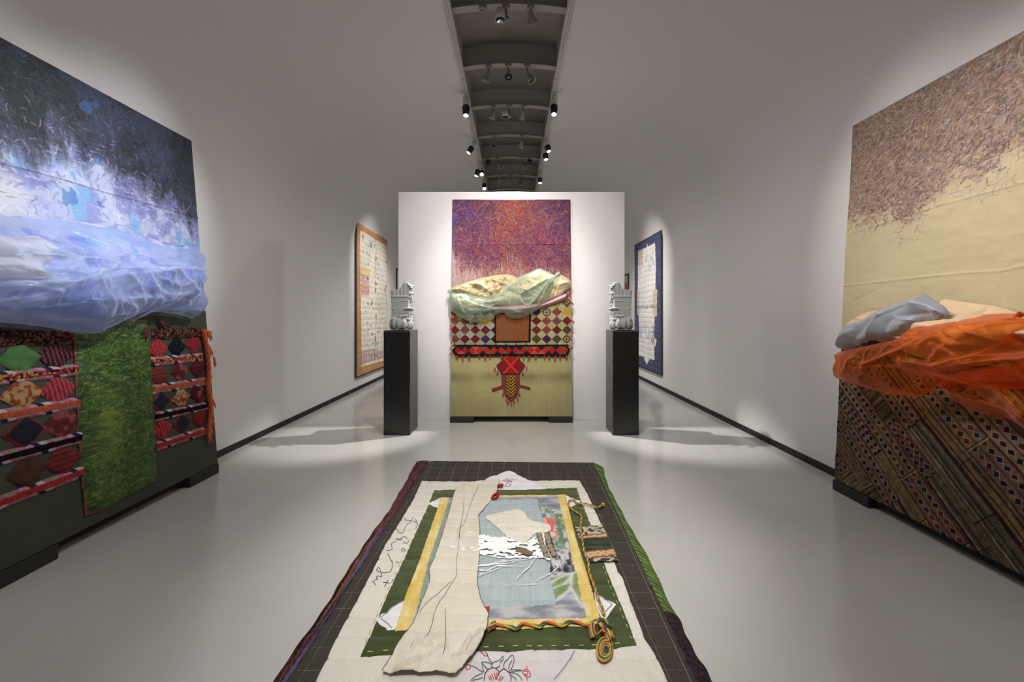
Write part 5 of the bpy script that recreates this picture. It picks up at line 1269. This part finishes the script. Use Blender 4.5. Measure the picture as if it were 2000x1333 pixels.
bigw = np.vstack([fp([(933, 1272), (1005, 1274), (1075, 1271), (1134, 1271), (1112, 1300), (1089, 1333)]), [[.12, 1.30], [-.02, 1.24], [-.20, 1.36]], fp([(897, 1322), (914, 1298)])])
sheet('white_corner_patch', M['whitecloth'], tq, PF, poly=bigw, res=.006, color=lambda U, V: C(208, 202, 202) * (.96 + .07 * fbm(U * 16, V * 16, 5)[:, None]), h=qh_(.005, .003))
# the painting in the middle
pP = fp([(861, 974), (940, 971), (1020, 970), (1104, 968.5), (1125, 1055), (1145, 1118), (1162.5, 1179), (1176, 1221), (1148, 1229.5), (1100, 1228), (1052, 1232), (1009, 1235), (952, 1234), (880, 1236), (803.5, 1234), (771, 1237), (790, 1173.5), (818.5, 1099.5), (854.5, 996)])
def paintc(U, V):
    n = fbm(U * 12, V * 12, 4); br = vnoise(U * 8, V * 90, 5); br2 = vnoise(U * 90, V * 8, 6)
    w = lambda pts: inpoly(U, V, fp(pts))
    c = mixc(C(208, 172, 58), C(226, 208, 146), np.clip(.45 + 1.8 * (fbm(U * 14, V * 6, 41, 5) - .5) + .5 * (br2 - .5), 0, 1))                      # yellow band
    c = mixc(c, C(224, 206, 160), sstep(.62, .78, fbm(U * 20, V * 8, 9)) * .6)
    gb = w([(877, 975), (1089, 971), (1106, 1040), (1123, 1120), (1144, 1206), (1146, 1212), (960, 1215), (850, 1214), (818, 1216), (806, 1220)])
    grey = mixc(C(122, 126, 140), C(184, 184, 184), np.clip(.5 + 2.8 * (fbm(U * 9, V * 26, 12, 6) - .5) + .4 * (br - .5), 0, 1)); c = np.where(gb[:, None], grey, c)
    c2 = w([(875, 985), (890, 985), (845, 1130), (828, 1190), (815, 1190), (836, 1100)]); c = np.where((c2)[:, None], mixc(C(116, 142, 110), C(150, 166, 170), n), c)
    # right column
    c3 = w([(1053, 990), (1096, 1000), (1113, 1076), (1077, 1072)]); c = np.where(c3[:, None], mixc(C(104, 128, 96), C(188, 196, 192), np.clip(.5 + 3.6 * (fbm(U * 34, V * 20, 15, 6) - .5), 0, 1)), c)
    c4 = w([(1076, 1074), (1114, 1078), (1124, 1120), (1074, 1130)]); c = np.where(c4[:, None], mixc(C(52, 50, 58), C(196, 196, 196), np.clip(.38 + 4 * (fbm(U * 36, V * 18, 17, 6) - .45), 0, 1)), c)
    c5 = w([(1075, 1135), (1126, 1122), (1138, 1188), (1118, 1150), (1086, 1176)]); c = np.where(c5[:, None], mixc(C(104, 130, 72), C(150, 166, 120), n), c)
    for ln in ([(1077, 1141), (1100, 1130), (1124, 1122)], [(1086, 1176), (1104, 1164), (1114, 1154), (1116, 1125)], [(1114, 1154), (1126, 1170), (1140, 1192)], [(1082, 1152), (1108, 1140), (1118, 1124)]):
        dd, _, _ = segdist(U, V, smoothline(fp(ln), 5)); c = mixc(c, C(206, 208, 206), np.exp(-(dd / .010) ** 2) * .8)
    # red figure
    rd = w([(1065, 1014), (1087, 1018), (1081, 1034), (1079, 1060), (1074, 1056), (1073, 1036), (1067, 1026)]); c = np.where(rd[:, None], mixc(C(206, 70, 60), C(222, 110, 96), n), c)
    rg_ = w([(1060, 1014), (1066, 1014), (1070, 1028), (1062, 1026)]); c = np.where(rg_[:, None], C(226, 160, 130), c)
    qc = fp([(1078, 1047)])[0]; rr = np.hypot(U - qc[0], V - qc[1]); c = np.where((np.abs(rr - .032) < .006)[:, None], C(214, 90, 76), c); c = np.where((rr < .026)[:, None], C(200, 190, 170), c)
    # pale blue field
    bl = w([(885, 981), (958, 980), (1050, 979), (1059.75, 1016), (1072.5, 1119.5), (1085.5, 1184), (1050, 1188), (950, 1192), (860, 1192)])
    c = np.where(bl[:, None], mixc(C(156, 174, 178), C(178, 190, 190), np.clip(n + .6 * (br2 - .5), 0, 1)), c)
    # broken grey shore under the blue, thin yellow top edge
    return c * (.95 + .08 * vnoise(U * 240, V * 240, 7)[:, None])
sheet('painted_centre', M['whitecloth'], tq, PF, poly=pP, res=.0045, color=paintc, h=qh_(.011, .003))
# leaf shaped cream applique
lp = smoothline(fp([(948, 1014), (962, 1008.5), (979.5, 1004), (997, 1000), (1014, 999), (1024.5, 1004), (1030.5, 1014.5), (1041, 1022), (1071, 1028), (1076, 1037), (1072, 1043), (1047, 1046), (1037, 1053), (1022, 1069), (1014, 1066), (1004, 1060), (990, 1052), (972, 1035.5), (961.5, 1026.5)]), 3, True)
sheet('cream_leaf_applique', M['cloth'], tq, PF, poly=lp, res=.005, color=tint(C(220, 214, 198), .04), h=lambda U, V, d: qtop(U, V) + .014 + .010 * (1 - np.exp(-d / .03)) + .012 * (ridged(U * 9 + V * 3, V * 12, 9, 2) - .5) * (1 - np.exp(-d / .02)))
# spattered white paint
rp = random.Random(12); b = MB()
M['impasto'] = plain('white_thick_paint', (240, 240, 240), .4, bscale=80, bstr=.3, bdist=.003)
blob = fp([(934, 1052), (945, 1050), (975, 1056), (990, 1053), (1006, 1062), (1022, 1068), (1046, 1054), (1051, 1063), (1056, 1078), (1062, 1094), (1077, 1098), (1073, 1102), (1050, 1094), (1020, 1096), (975, 1094), (950, 1093), (925, 1088), (892, 1078), (905, 1074), (930, 1072), (932, 1064)])
po = sheet('white_paint_spatter', M['impasto'], tq, PF, poly=blob, res=.004, h=lambda U, V, d: qtop(U, V) + .0165 + .006 * vnoise(U * 60, V * 90, 3),
      drop=lambda U, V, d: (vnoise(U * 14, V * 60, 5) * .6 + vnoise(U * 50, V * 120, 7) * .4 > .66 + 0 * U + np.clip(d * 3 - .08, -.16, .10)))
def spl(pts, r, off=.018, jit=.003):
    P = smoothline(fp(pts), 5); n = len(P); P = P + np.array([[rp.uniform(-jit, jit), rp.uniform(-jit, jit)] for _ in range(n)])
    X, Y = P[:, 0], P[:, 1]; b.tube(np.c_[X, Y, qtop(X, Y) + off], [r * .62 * (.4 + rp.random()) * (1 - .5 * i / n) for i in range(n)], 6)
for q, r in [(K3([(420, 10), (520, 10), (650, 5)]), .004), (K3([(205, 75), (330, 60), (480, 45), (640, 10), (800, -30)]), .005), (K3([(205, 115), (300, 110), (420, 75), (560, 70), (690, 82)]), .006), (K3([(200, 190), (280, 150), (380, 110), (470, 80)]), .004),
             (K3([(210, 170), (330, 130), (420, 100)]), .002), (K3([(850, -50), (800, 30), (740, 100), (680, 160), (610, 240)]), .006), (K3([(1060, 50), (1075, 90), (1010, 150), (940, 190), (840, 245)]), .006), (K3([(840, 245), (740, 270), (640, 280)]), .002), (K3([(590, 265), (470, 300)]), .002),
             (K3([(790, 275), (850, 265)]), .004), (K1([(1400, 985), (1450, 970), (1520, 985), (1600, 1050)]), .005), (K1([(1200, 1160), (1330, 1170), (1500, 1160), (1640, 1170)]), .008), (K1([(1560, 1080), (1640, 1120), (1800, 1060)]), .006), (K4([(0, 1000), (200, 1010), (500, 1000), (800, 950)]), .007),
             (K4([(60, 1130), (300, 1160), (600, 1160), (850, 1160), (960, 1190)]), .007), (K4([(0, 1290), (150, 1260), (400, 1220), (600, 1180)]), .005), (K4([(20, 1230), (100, 1150), (180, 1090)]), .003), (K4([(860, 840), (890, 960), (900, 1010), (950, 1110), (980, 1180)]), .010), (K4([(880, 850), (880, 950), (830, 1000)]), .008), (K1([(1640, 1110), (1640, 1140)]), .004),
             (K1([(1210, 1030), (1240, 1025)]), .007), (K1([(1290, 1010), (1310, 1010)]), .005), (K2([(1400, 100), (1530, 98)]), .002), (K2([(1350, 580), (1415, 575)]), .002)]: spl(q, r)
o = b.build('white_paint_spatter', M['impasto'], tq, True); o['kind'] = 'stuff'
# bark scrap and stone tiles
M['bark'] = plain('brown_bark', (118, 96, 70), .8, bscale=90, bstr=.8, bdist=.006, var=.3, vscale=30)
sheet('bark_scrap', M['bark'], tq, PF, poly=fp(K4([(500, 1025), (550, 1050), (660, 1065), (745, 1110), (720, 1140), (640, 1140), (560, 1115), (500, 1100), (545, 1085)])), res=.004, h=lambda U, V, d: qtop(U, V) + .02 + .012 * (1 - np.exp(-d / .01)) + .006 * vnoise(U * 60, V * 60, 3))
M['stone'] = plain('tan_stone_chip', (142, 130, 108), .7, bscale=60, bstr=.5, bdist=.004, var=.2, vscale=40); M['stonebase'] = plain('charcoal_strip', (54, 48, 52), .9)
for q in ([(785, 835), (865, 835), (950, 1170), (880, 1180), (840, 1080)], [(890, 835), (955, 830), (1045, 1110), (1000, 1150), (950, 1120), (900, 930)]):
    sheet('tile_strip_ground', M['stonebase'], tq, PF, poly=fp(K4(q)), res=.005, h=qh_(.017))
for x, y, s in [(828, 870, 1), (838, 930, 1), (848, 977, .9), (870, 1032, 1), (890, 1085, 1.1), (922, 1145, 1), (922, 868, 1), (935, 920, 1), (945, 968, .9), (962, 1022, 1), (985, 1078, 1), (1010, 1130, 1)]:
    c = fp(K4([(x, y)]))[0]; b = MB(); b.ball((c[0], c[1], float(qtop(c[0], c[1])) + .020), .0195 * s, .023 * s, .011, nu=8, nv=6)
    b.build('stone_chip', M['stone'], tq, True)
# floral strip with gold bands at the right
A_ = fp(K4([(1285, 755)]))[0]; B_ = fp(K4([(1640, 728)]))[0]; C_ = fp(K4([(1858, 1205)]))[0]; D_ = fp(K4([(1455, 1222)]))[0]
def florc(U, V):
    P = np.c_[U, V]; e1 = (B_ - A_); e2 = (D_ - A_); det = e1[0] * e2[1] - e1[1] * e2[0]
    dx = U - A_[0]; dy = V - A_[1]; t = (e1[0] * dy - e1[1] * dx) / det; s = (dx * e2[1] - dy * e2[0]) / det
    fl = np.where((vnoise(U * 60, V * 60, 3) > .55)[:, None], C(196, 184, 150), C(40, 52, 34)); c = fl
    gd = np.where((np.abs(np.sin(s * 26) * .5 + np.sin(t * 60) * .4) > .35)[:, None], C(196, 146, 60), C(206, 188, 150))
    for (a, b2) in ((.28, .38), (.74, .88)):
        c = np.where(((t > a) & (t < b2))[:, None], gd, c); c = np.where(((np.abs(t - a) < .012) | (np.abs(t - b2) < .012))[:, None], C(150, 40, 34), c)
    dk = mixc(C(24, 40, 18), C(58, 78, 36), sstep(.4, .8, fbm(U * 8, V * 22, 6))); return np.where(((t > .392) & (t < .728))[:, None], dk, c)
sheet('floral_gold_strip', M['gvelvet'], tq, PF, poly=np.array([A_, B_, C_, D_]), res=.0045, color=florc, h=lambda U, V, d: qtop(U, V) + .013 + .004 * ridged(U * 6, V * 18, 4, 2))
# long linen panel with pin tucks
linP = fp([(893, 952), (915, 947), (943, 942), (976, 939.5), (975, 945), (968.5, 969), (958, 982.5), (946, 997.5), (934.75, 1011), (936, 1022), (937, 1035), (937.5, 1065), (936, 1095), (932.5, 1137), (934, 1155), (938.5, 1175), (946, 1191), (953.5, 1206), (952.5, 1220), (952, 1235), (945, 1255), (934, 1274), (922, 1290), (905, 1312), (890, 1330), (850, 1327), (815, 1327), (778, 1328), (746, 1322), (760, 1298), (787, 1253), (805, 1232), (815.5, 1205), (824.5, 1182.5), (833.5, 1160), (839, 1140), (838, 1116), (848.5, 1095), (862, 1053), (872.5, 1020), (884.5, 975)])
tucks = [(K1([(1375, 320), (1375, 560), (1350, 800), (1320, 950), (1300, 1200), (1280, 1333)]), .007), (K1([(1565, 370), (1500, 520), (1440, 680), (1380, 860), (1330, 930), (1315, 1080)]), .010), (K2([(1280, 0), (1275, 240), (1240, 300), (1110, 530), (1000, 720), (960, 900), (880, 1080)]), .010),
         (K2([(1200, 320), (1040, 470), (900, 610), (800, 710)]), .005), (K2([(1130, 700), (1135, 980), (1135, 1180), (1100, 1320)]), .007), (K1([(1300, 640), (1230, 900), (1130, 1200), (1060, 1333)]), .004), (K2([(930, 330), (880, 480), (800, 590)]), .006)]
folds_ = [(K2([(810, 1155), (930, 1130), (1060, 1060)]), .018), (K2([(1400, 1250), (1470, 1130), (1600, 1010)]), .022), (K2([(730, 1240), (770, 1180), (900, 1200)]), .016), (K2([(1280, 1340), (1360, 1290)]), .016), (KA([(760, 1310), (850, 1280), (930, 1240), (1010, 1190)]), .014)]
TK = [(smoothline(fp(q), 4), a) for q, a in tucks]; FK = [(smoothline(fp(q), 4), a) for q, a in folds_]
def linh(U, V, d):
    z = qtop(U, V) + .015 + .006 * (fbm(U * 6, V * 4, 4, 3) - .3) + .022 * sstep(2.3, 1.5, V) * ridged(U * 6, V * 7, 6, 3) + .006 * ridged(U * 16 + V * 2, V * 5, 8, 2)
    for q, a in TK:
        dd, _, _ = segdist(U, V, q); z = z + a * .8 * np.exp(-(dd / .012) ** 2) - a * .5 * np.exp(-((dd - .004) / .003) ** 2)
    for q, a in FK:
        dd, bx, by = segdist(U, V, q); z = z + a * 1.35 * np.exp(-(dd / .018) ** 2) * np.where(by > V, .3, 1.)
    return z - .004 * np.exp(-d / .006)
linen = sheet('linen_panel', M['cloth'], tq, PF, poly=linP, res=.0045, h=linh, color=lambda U, V: mixc(C(206, 198, 178), C(218, 211, 193), fbm(U * 5, V * 5, 7)) * (.96 + .06 * vnoise(U * 250, V * 250, 4)[:, None]))
solid(linen, .002)
b = MB(); lq = linP[np.r_[4:24]]; P = smoothline(lq, 4); d_ = linh(P[:, 0], P[:, 1], np.zeros(len(P))); b.tube(np.c_[P, d_ + .001], .0013, 4)
lq = linP[np.r_[28:len(linP)]]; P = smoothline(lq, 4); d_ = linh(P[:, 0], P[:, 1], np.zeros(len(P))); b.tube(np.c_[P, d_ + .001], .0013, 4)
b.build('edge_thread', M['ink'], linen)
b = MB()
for q, a in TK[:5]: d_ = linh(q[:, 0], q[:, 1], np.full(len(q), .05)); b.tube(np.c_[q, d_ + .0006], .0012, 4)
b.build('tuck_thread', plain('grey_thread', (112, 104, 96), .9), linen)
# running stitches around the green frame
b = MB()
def dashes(P, off, step=.052, L=.02, r=.0016):
    P = np.asarray(P); s = np.r_[0, np.cumsum(np.hypot(*np.diff(P, axis=0).T))]; t = 0.02
    while t + L < s[-1]:
        X = np.interp([t, t + L], s, P[:, 0]); Y = np.interp([t, t + L], s, P[:, 1]); Z = qtop(X, Y) + off; b.tube(np.c_[X, Y, Z], r, 4); t += step * rp.uniform(.8, 1.3)
dashes(fp([(708, 1277), (765, 1274)]), .0085); dashes(fp([(935, 1268), (1155, 1265), (1236, 1258)]), .0085); dashes(fp([(1236, 1258), (1214, 1200), (1190, 1145), (1178, 1108)]), .0085); dashes(fp([(836, 992), (812, 1040), (782, 1102), (748, 1176), (726, 1228), (706, 1276)]), .0085); dashes(fp([(1124, 958), (1150, 1025)]), .0085)
o = b.build('running_stitch', M['yellowthread'], tq); o['kind'] = 'stuff'
# dark thread outlines on the white corners
b = MB()
for q in ([(1163, 1163), (1181, 1175), (1196, 1186), (1176, 1206), (1168, 1188)], [(740, 1211), (768, 1190), (788, 1179)], [(744, 1212), (756, 1222), (765, 1232)], K3([(1035, 1331), (1100, 1270), (1160, 1180), (1220, 1090), (1270, 1005)])):
    P = fp(q); lay(P, .0125, .0011, b, .01)
b.build('blue_outline_thread', plain('blue_grey_thread', (92, 94, 118), .9), tq)
# handwriting in dark ink on the cream field
b = MB()
hw = [K1(q) for q in ([(598, 752), (625, 775), (680, 777), (702, 762), (712, 735)], [(710, 790), (740, 810), (770, 828), (762, 860), (740, 890)], [(680, 780), (672, 810), (640, 825), (630, 850), (600, 880), (595, 920), (560, 955), (530, 945), (495, 890)], [(740, 765), (755, 790), (770, 828)],
      [(650, 1018), (600, 990), (560, 1000), (540, 1020), (548, 1035), (510, 1040)], [(560, 1000), (565, 1030), (540, 1045), (500, 1020), (490, 1060), (460, 1080), (430, 1090), (435, 1130), (440, 1160), (400, 1190), (370, 1180)], [(650, 1050), (645, 1085), (620, 1090), (600, 1070), (580, 1100)],
      [(605, 1165), (575, 1150), (560, 1190), (600, 1190), (605, 1165)], [(380, 1228), (410, 1270), (440, 1333), (440, 1400), (420, 1440), (370, 1462), (310, 1458), (270, 1443), (235, 1433), (262, 1403), (290, 1443), (300, 1483), (305, 1518), (265, 1513), (235, 1523), (240, 1543), (260, 1558), (215, 1568), (180, 1598), (170, 1595)],
      [(200, 1595), (230, 1618)], [(320, 1595), (370, 1601), (410, 1605)], [(395, 1571), (370, 1593), (340, 1653)], [(490, 1333), (545, 1348)], [(455, 1558), (450, 1578)])]
for q in hw: lay(smoothline(fp(q), 4), .0048, .0016, b, .008)
b.build('ink_handwriting', M['ink'], tq)
# embroidered flowers
def emb(name, lines, rgb, r=.0014, off=.0075, par=None):
    b = MB()
    for q in lines: lay(smoothline(fp(q), 4), off, r, b, .008)
    return b.build(name, plain(name + '_silk', rgb, .7), tq)
emb('green_embroidery', [K3(q) for q in ([(345, 1150), (360, 1130), (420, 1100), (465, 1060), (478, 1050), (470, 1090), (440, 1130), (430, 1180), (390, 1195)], [(485, 1215), (480, 1160), (500, 1100), (570, 1045), (595, 1080), (585, 1150), (560, 1210), (530, 1235)],
    [(300, 1210), (250, 1150), (230, 1115), (330, 1140), (350, 1190)], [(350, 1140), (310, 1070), (290, 1040)], [(250, 1240), (180, 1190), (110, 1165)], [(240, 1250), (180, 1270), (110, 1330)], [(250, 1300), (180, 1310), (130, 1331)], [(560, 1215), (680, 1220)], [(560, 1235), (680, 1226)],
    [(540, 1240), (620, 1260), (670, 1300), (680, 1331)], [(560, 1270), (610, 1310), (620, 1331)], [(530, 1200), (545, 1150), (570, 1100)], [(240, 1120), (245, 1200), (260, 1240)])], (70, 104, 92))
emb('red_embroidery', [K3(q) for q in ([(220, 1010), (250, 1020), (260, 1050), (300, 1050), (295, 1030), (270, 1010)], [(60, 1160), (90, 1150), (110, 1170), (100, 1200), (65, 1215), (60, 1160)], [(690, 1250), (700, 1220), (740, 1215), (775, 1250), (770, 1295), (730, 1290), (690, 1250)], [(735, 1175), (740, 1215)],
    [(735, 1290), (740, 1330)], [(310, 1290), (330, 1331)], [(325, 1280), (350, 1331)], [(345, 1260), (370, 1320)], [(375, 1250), (390, 1320)], [(395, 1250), (398, 1320)], [(415, 1250), (404, 1320)], [(455, 1280), (420, 1331)], [(480, 1290), (440, 1331)], [(700, 1230), (750, 1240), (745, 1270), (715, 1265)])], (190, 70, 62))
emb('purple_embroidery', [K3(q) for q in ([(300, 1215), (350, 1190), (400, 1205), (430, 1240), (470, 1205), (520, 1220), (555, 1270), (560, 1331)], [(300, 1215), (270, 1260), (260, 1331)], [(430, 1240), (420, 1280)])], (92, 60, 96), .0016)
emb('red_embroidery', [K4(q) for q in ([(340, 150), (380, 115), (440, 125), (500, 120)], [(350, 145), (420, 150), (480, 140)], [(380, 130), (400, 155), (440, 140)], [(450, 110), (540, 130)])], (206, 96, 104), .0014, .0105)
emb('black_embroidery', [K4(q) for q in ([(400, 100), (420, 150), (400, 185), (370, 210), (400, 225), (440, 210), (450, 190), (420, 180), (380, 180)], [(420, 155), (460, 160), (440, 190)], [(360, 155), (420, 150), (470, 150)])], (66, 60, 62), .0012, .0105)
# scrap of coloured cloth peeping from under the linen
sheet('red_cloth_scrap', M['redwool'], tq, PF, poly=fp(K2([(1655, 610), (1712, 605), (1700, 680), (1680, 670)])), res=.004, h=qh_(.017))
for q in (K4([(205, 395), (230, 350), (280, 335), (290, 350), (250, 400)]), K4([(285, 245), (320, 228), (348, 232), (340, 245)])):
    P = smoothline(fp(q), 3, True); b = MB()
    for k in range(5): lay(P + np.array([rp.uniform(-.006, .006), rp.uniform(-.006, .006)]), .02 + .003 * k, .004, b, .01, 5)
    b.build('wool_tuft', M['redwool'] if q[0][1] < 958 else M['redwool'], tq, True)
# plaited multicoloured cord
M['cordo'] = plain('orange_yarn', (198, 104, 48), .85, bscale=300, bstr=.4, bdist=.002); M['cordg'] = plain('green_yarn', (78, 120, 76), .85, bscale=300, bstr=.4, bdist=.002); M['cordy'] = plain('yellow_yarn', (196, 176, 70), .85, bscale=300, bstr=.4, bdist=.002); M['cordb'] = plain('dark_yarn', (58, 64, 70), .85)
CORDM = [M['cordo'], M['cordg'], M['cordy'], M['cordb']]
def braidcord(name, pts, R, off, pitch=.05, n=3, closed=False, conv=True, k=8, order=(0, 1, 2)):
    P = smoothline(fp(pts), k) if conv else smoothline(pts, k)
    s = np.r_[0, np.cumsum(np.hypot(*np.diff(P, axis=0).T))]; N_ = int(s[-1] / .006) + 2; t = np.linspace(0, s[-1], N_)
    X = np.interp(t, s, P[:, 0]); Y = np.interp(t, s, P[:, 1]); tx = np.gradient(X); ty = np.gradient(Y); L = np.hypot(tx, ty) + 1e-9; nx, ny = -ty / L, tx / L
    b = MB()
    for j in range(n):
        a = 2 * math.pi * (t / pitch + j / n)
        b.tube(np.c_[X + nx * R * np.cos(a), Y + ny * R * np.cos(a), qtop(X, Y) + off + R + R * .8 * np.sin(a)], R * .72, 6, mi=order[j % len(order)])
    return b.build(name, None, tq, True, mats=CORDM)
braidcord('plaited_cord', K4([(1672, 458), (1640, 490), (1600, 512), (1560, 515), (1500, 490), (1440, 465), (1400, 472), (1340, 470), (1310, 455), (1280, 425), (1225, 420), (1203, 445), (1212, 505), (1290, 565), (1370, 625), (1372, 700), (1362, 780), (1380, 900), (1392, 1000), (1412, 1100), (1460, 1230), (1468, 1300), (1478, 1400), (1520, 1500), (1560, 1620), (1590, 1720), (1640, 1830), (1668, 1920)]), .0042, .018)
braidcord('plaited_cord', K3([(300, 800), (350, 765), (400, 742), (500, 752), (560, 765), (620, 788), (660, 755), (700, 732), (800, 742), (880, 766), (910, 735), (950, 716), (1050, 728), (1140, 752), (1185, 722), (1230, 708), (1330, 722), (1420, 742)]), .0048, .014, order=(0, 3, 1, 2), n=5, pitch=.13)
for k in range(4):
    q = K3([(300 + 12 * k, 800 - 12 * k), (340 + 8 * k, 790 - 14 * k), (390, 765 - 8 * k)]); b = MB(); lay(smoothline(fp(q), 4), .02 + .004 * k, .0045, b, .01, 5); b.build('wool_tuft', [M['redwool'], M['cordb'], M['cordy'], M['cordg']][k], tq, True)
# looped skein at the corner
b = MB()
def loopy(c, rx, ry, rot, a0, a1, off, mi, r=.0024):
    P = []
    for i in range(26):
        a = a0 + (a1 - a0) * i / 25; x = rx * math.cos(a); y = ry * math.sin(a); P.append((c[0] + x * math.cos(rot) - y * math.sin(rot), c[1] + x * math.sin(rot) + y * math.cos(rot)))
    P = fp(K3(P)); X, Y = P[:, 0], P[:, 1]; b.tube(np.c_[X, Y, qtop(X, Y) + off + r], r, 5, mi=mi)
for i in range(12):
    s_ = 1 - i * .07; loopy((1605 + i * 1.5, 1010 + i * 4), 92 * s_, 142 * s_, .10, -.2, 2 * math.pi - .3, .014 + .002 * (i % 3) + .001 * i, [0, 2, 1, 0, 3, 2, 0, 1, 0, 2, 1, 3][i])
for i in range(7):
    b_ = 10 * i; q = [(1425 + b_, 760), (1440 + b_ * .9, 830 + 4 * i), (1455 + b_, 905), (1540 + b_ * .6, 870 - 3 * i), (1580, 830 + 5 * i), (1620 + b_ * .5, 900), (1640 + b_ * .6, 960)]
    P = smoothline(fp(K3(q)), 5); X, Y = P[:, 0], P[:, 1]; b.tube(np.c_[X, Y, qtop(X, Y) + .026 + .002 * i], .0026, 5, mi=[0, 1, 0, 2, 3, 1, 0][i])
for i in range(5):
    q = [(1430 + i * 26, 745 - i * 6), (1470 + i * 22, 730), (1530, 735 + i * 10), (1570, 790 + i * 8), (1560 + i * 6, 830)]
    P = smoothline(fp(K3(q)), 5); X, Y = P[:, 0], P[:, 1]; b.tube(np.c_[X, Y, qtop(X, Y) + .03 + .002 * i], .0026, 5, mi=[2, 0, 1, 0, 3][i])
b.build('looped_yarn_skein', None, tq, True, mats=CORDM)
braidcord('cord_end', K3([(1560, 780), (1620, 840), (1680, 885), (1715, 905)]), .006, .03, order=(0, 2, 3))
braidcord('cord_end', K3([(1540, 740), (1580, 690), (1630, 715), (1680, 760)]), .004, .02, order=(1, 2, 3))
b = MB(); c = fp(K4([(1660, 468)]))[0]
for k in range(6): b.ball((c[0] + rp.uniform(-.012, .012), c[1] + rp.uniform(-.012, .012), ZQ + .01 + rp.uniform(-.004, .01)), .008, .008, .007, nu=6, nv=5, mi=rp.choice([0, 2, 2]))
b.build('cord_knot', None, tq, True, mats=CORDM)
# ================================================================== light: track spots, most of them above and behind the frame, and added fill
ZT = 4.3
N_ = (1, .965, .935); K_ = (.88, .93, 1)
XL, XR = SL - .03, SR + .03
spot((XR, 1.2, ZT), (0, 5.4, 1.9), 340, 34, .7, col=N_)          # centre panel and white wall
spot((XL, 1.6, ZT), (-.05, 5.4, 1.6), 300, 36, .8, col=N_)
spot((XR, 3.2, ZT), (-2.75, 3.0, 2.15), 400, 34, 1, col=K_)     # left panel
spot((0, 2.6, ZT), (0, 5.49, 1.7), 330, 76, 1, col=N_)  # added broad fill for the white wall, no fixture of its own
spot((XR, 1.7, ZT), (-2.75, 2.2, 2.05), 330, 34, 1, col=K_)
spot((XL, 3.0, ZT), (2.65, 2.7, 2.05), 330, 36, 1, col=N_)      # right panel
spot((XL, 1.6, ZT), (2.65, 1.9, 2.0), 280, 36, 1, col=N_)
spot((XL, -.3, ZT), (-.1, 2.2, 0), 390, 40, .9, col=N_)          # quilt on the floor
spot((XR, .4, ZT), (.1, 2.9, 0), 300, 40, .9, col=N_)
# wide fill lights without fixtures, added to lift the general light of the vault
for i, (y, e) in enumerate([(-1.2, 36), (1.0, 44), (3.0, 70), (4.2, 74), (6.6, 80), (8.6, 80), (10.6, 60)]):
    spot((XL if i % 2 else XR, y, ZT - .1), (0.05, y, 0), e, 165, 1, .08, col=N_)
# beams of the fixtures in view
def beam(key, aim, e, deg, blend=.5, col=N_):
    h, t, d = HOT[key]; spot(t + d * .01, aim, e, deg, blend, .03, col)
beam('l1', (1.32, 4.95, 0.9), 800, 24, .7); beam('r1', (-1.34, 4.95, 0.9), 800, 24, .7)
beam('l2', (WL, 8.4, 2.0), 260, 46, .8); beam('l3', (WL, 9.0, 1.2), 120, 50, .8)
beam('r2', (WR, 8.3, 2.0), 260, 46, .8); beam('r3', (WR, 8.6, 1.2), 120, 50, .8)
beam('l4', (0, 6.6, 0), 60, 60, .8); beam('r4', (2.2, 7.5, 0), 100, 60, .8); beam('l5', (-2.2, 7.0, 0), 100, 60, .8)
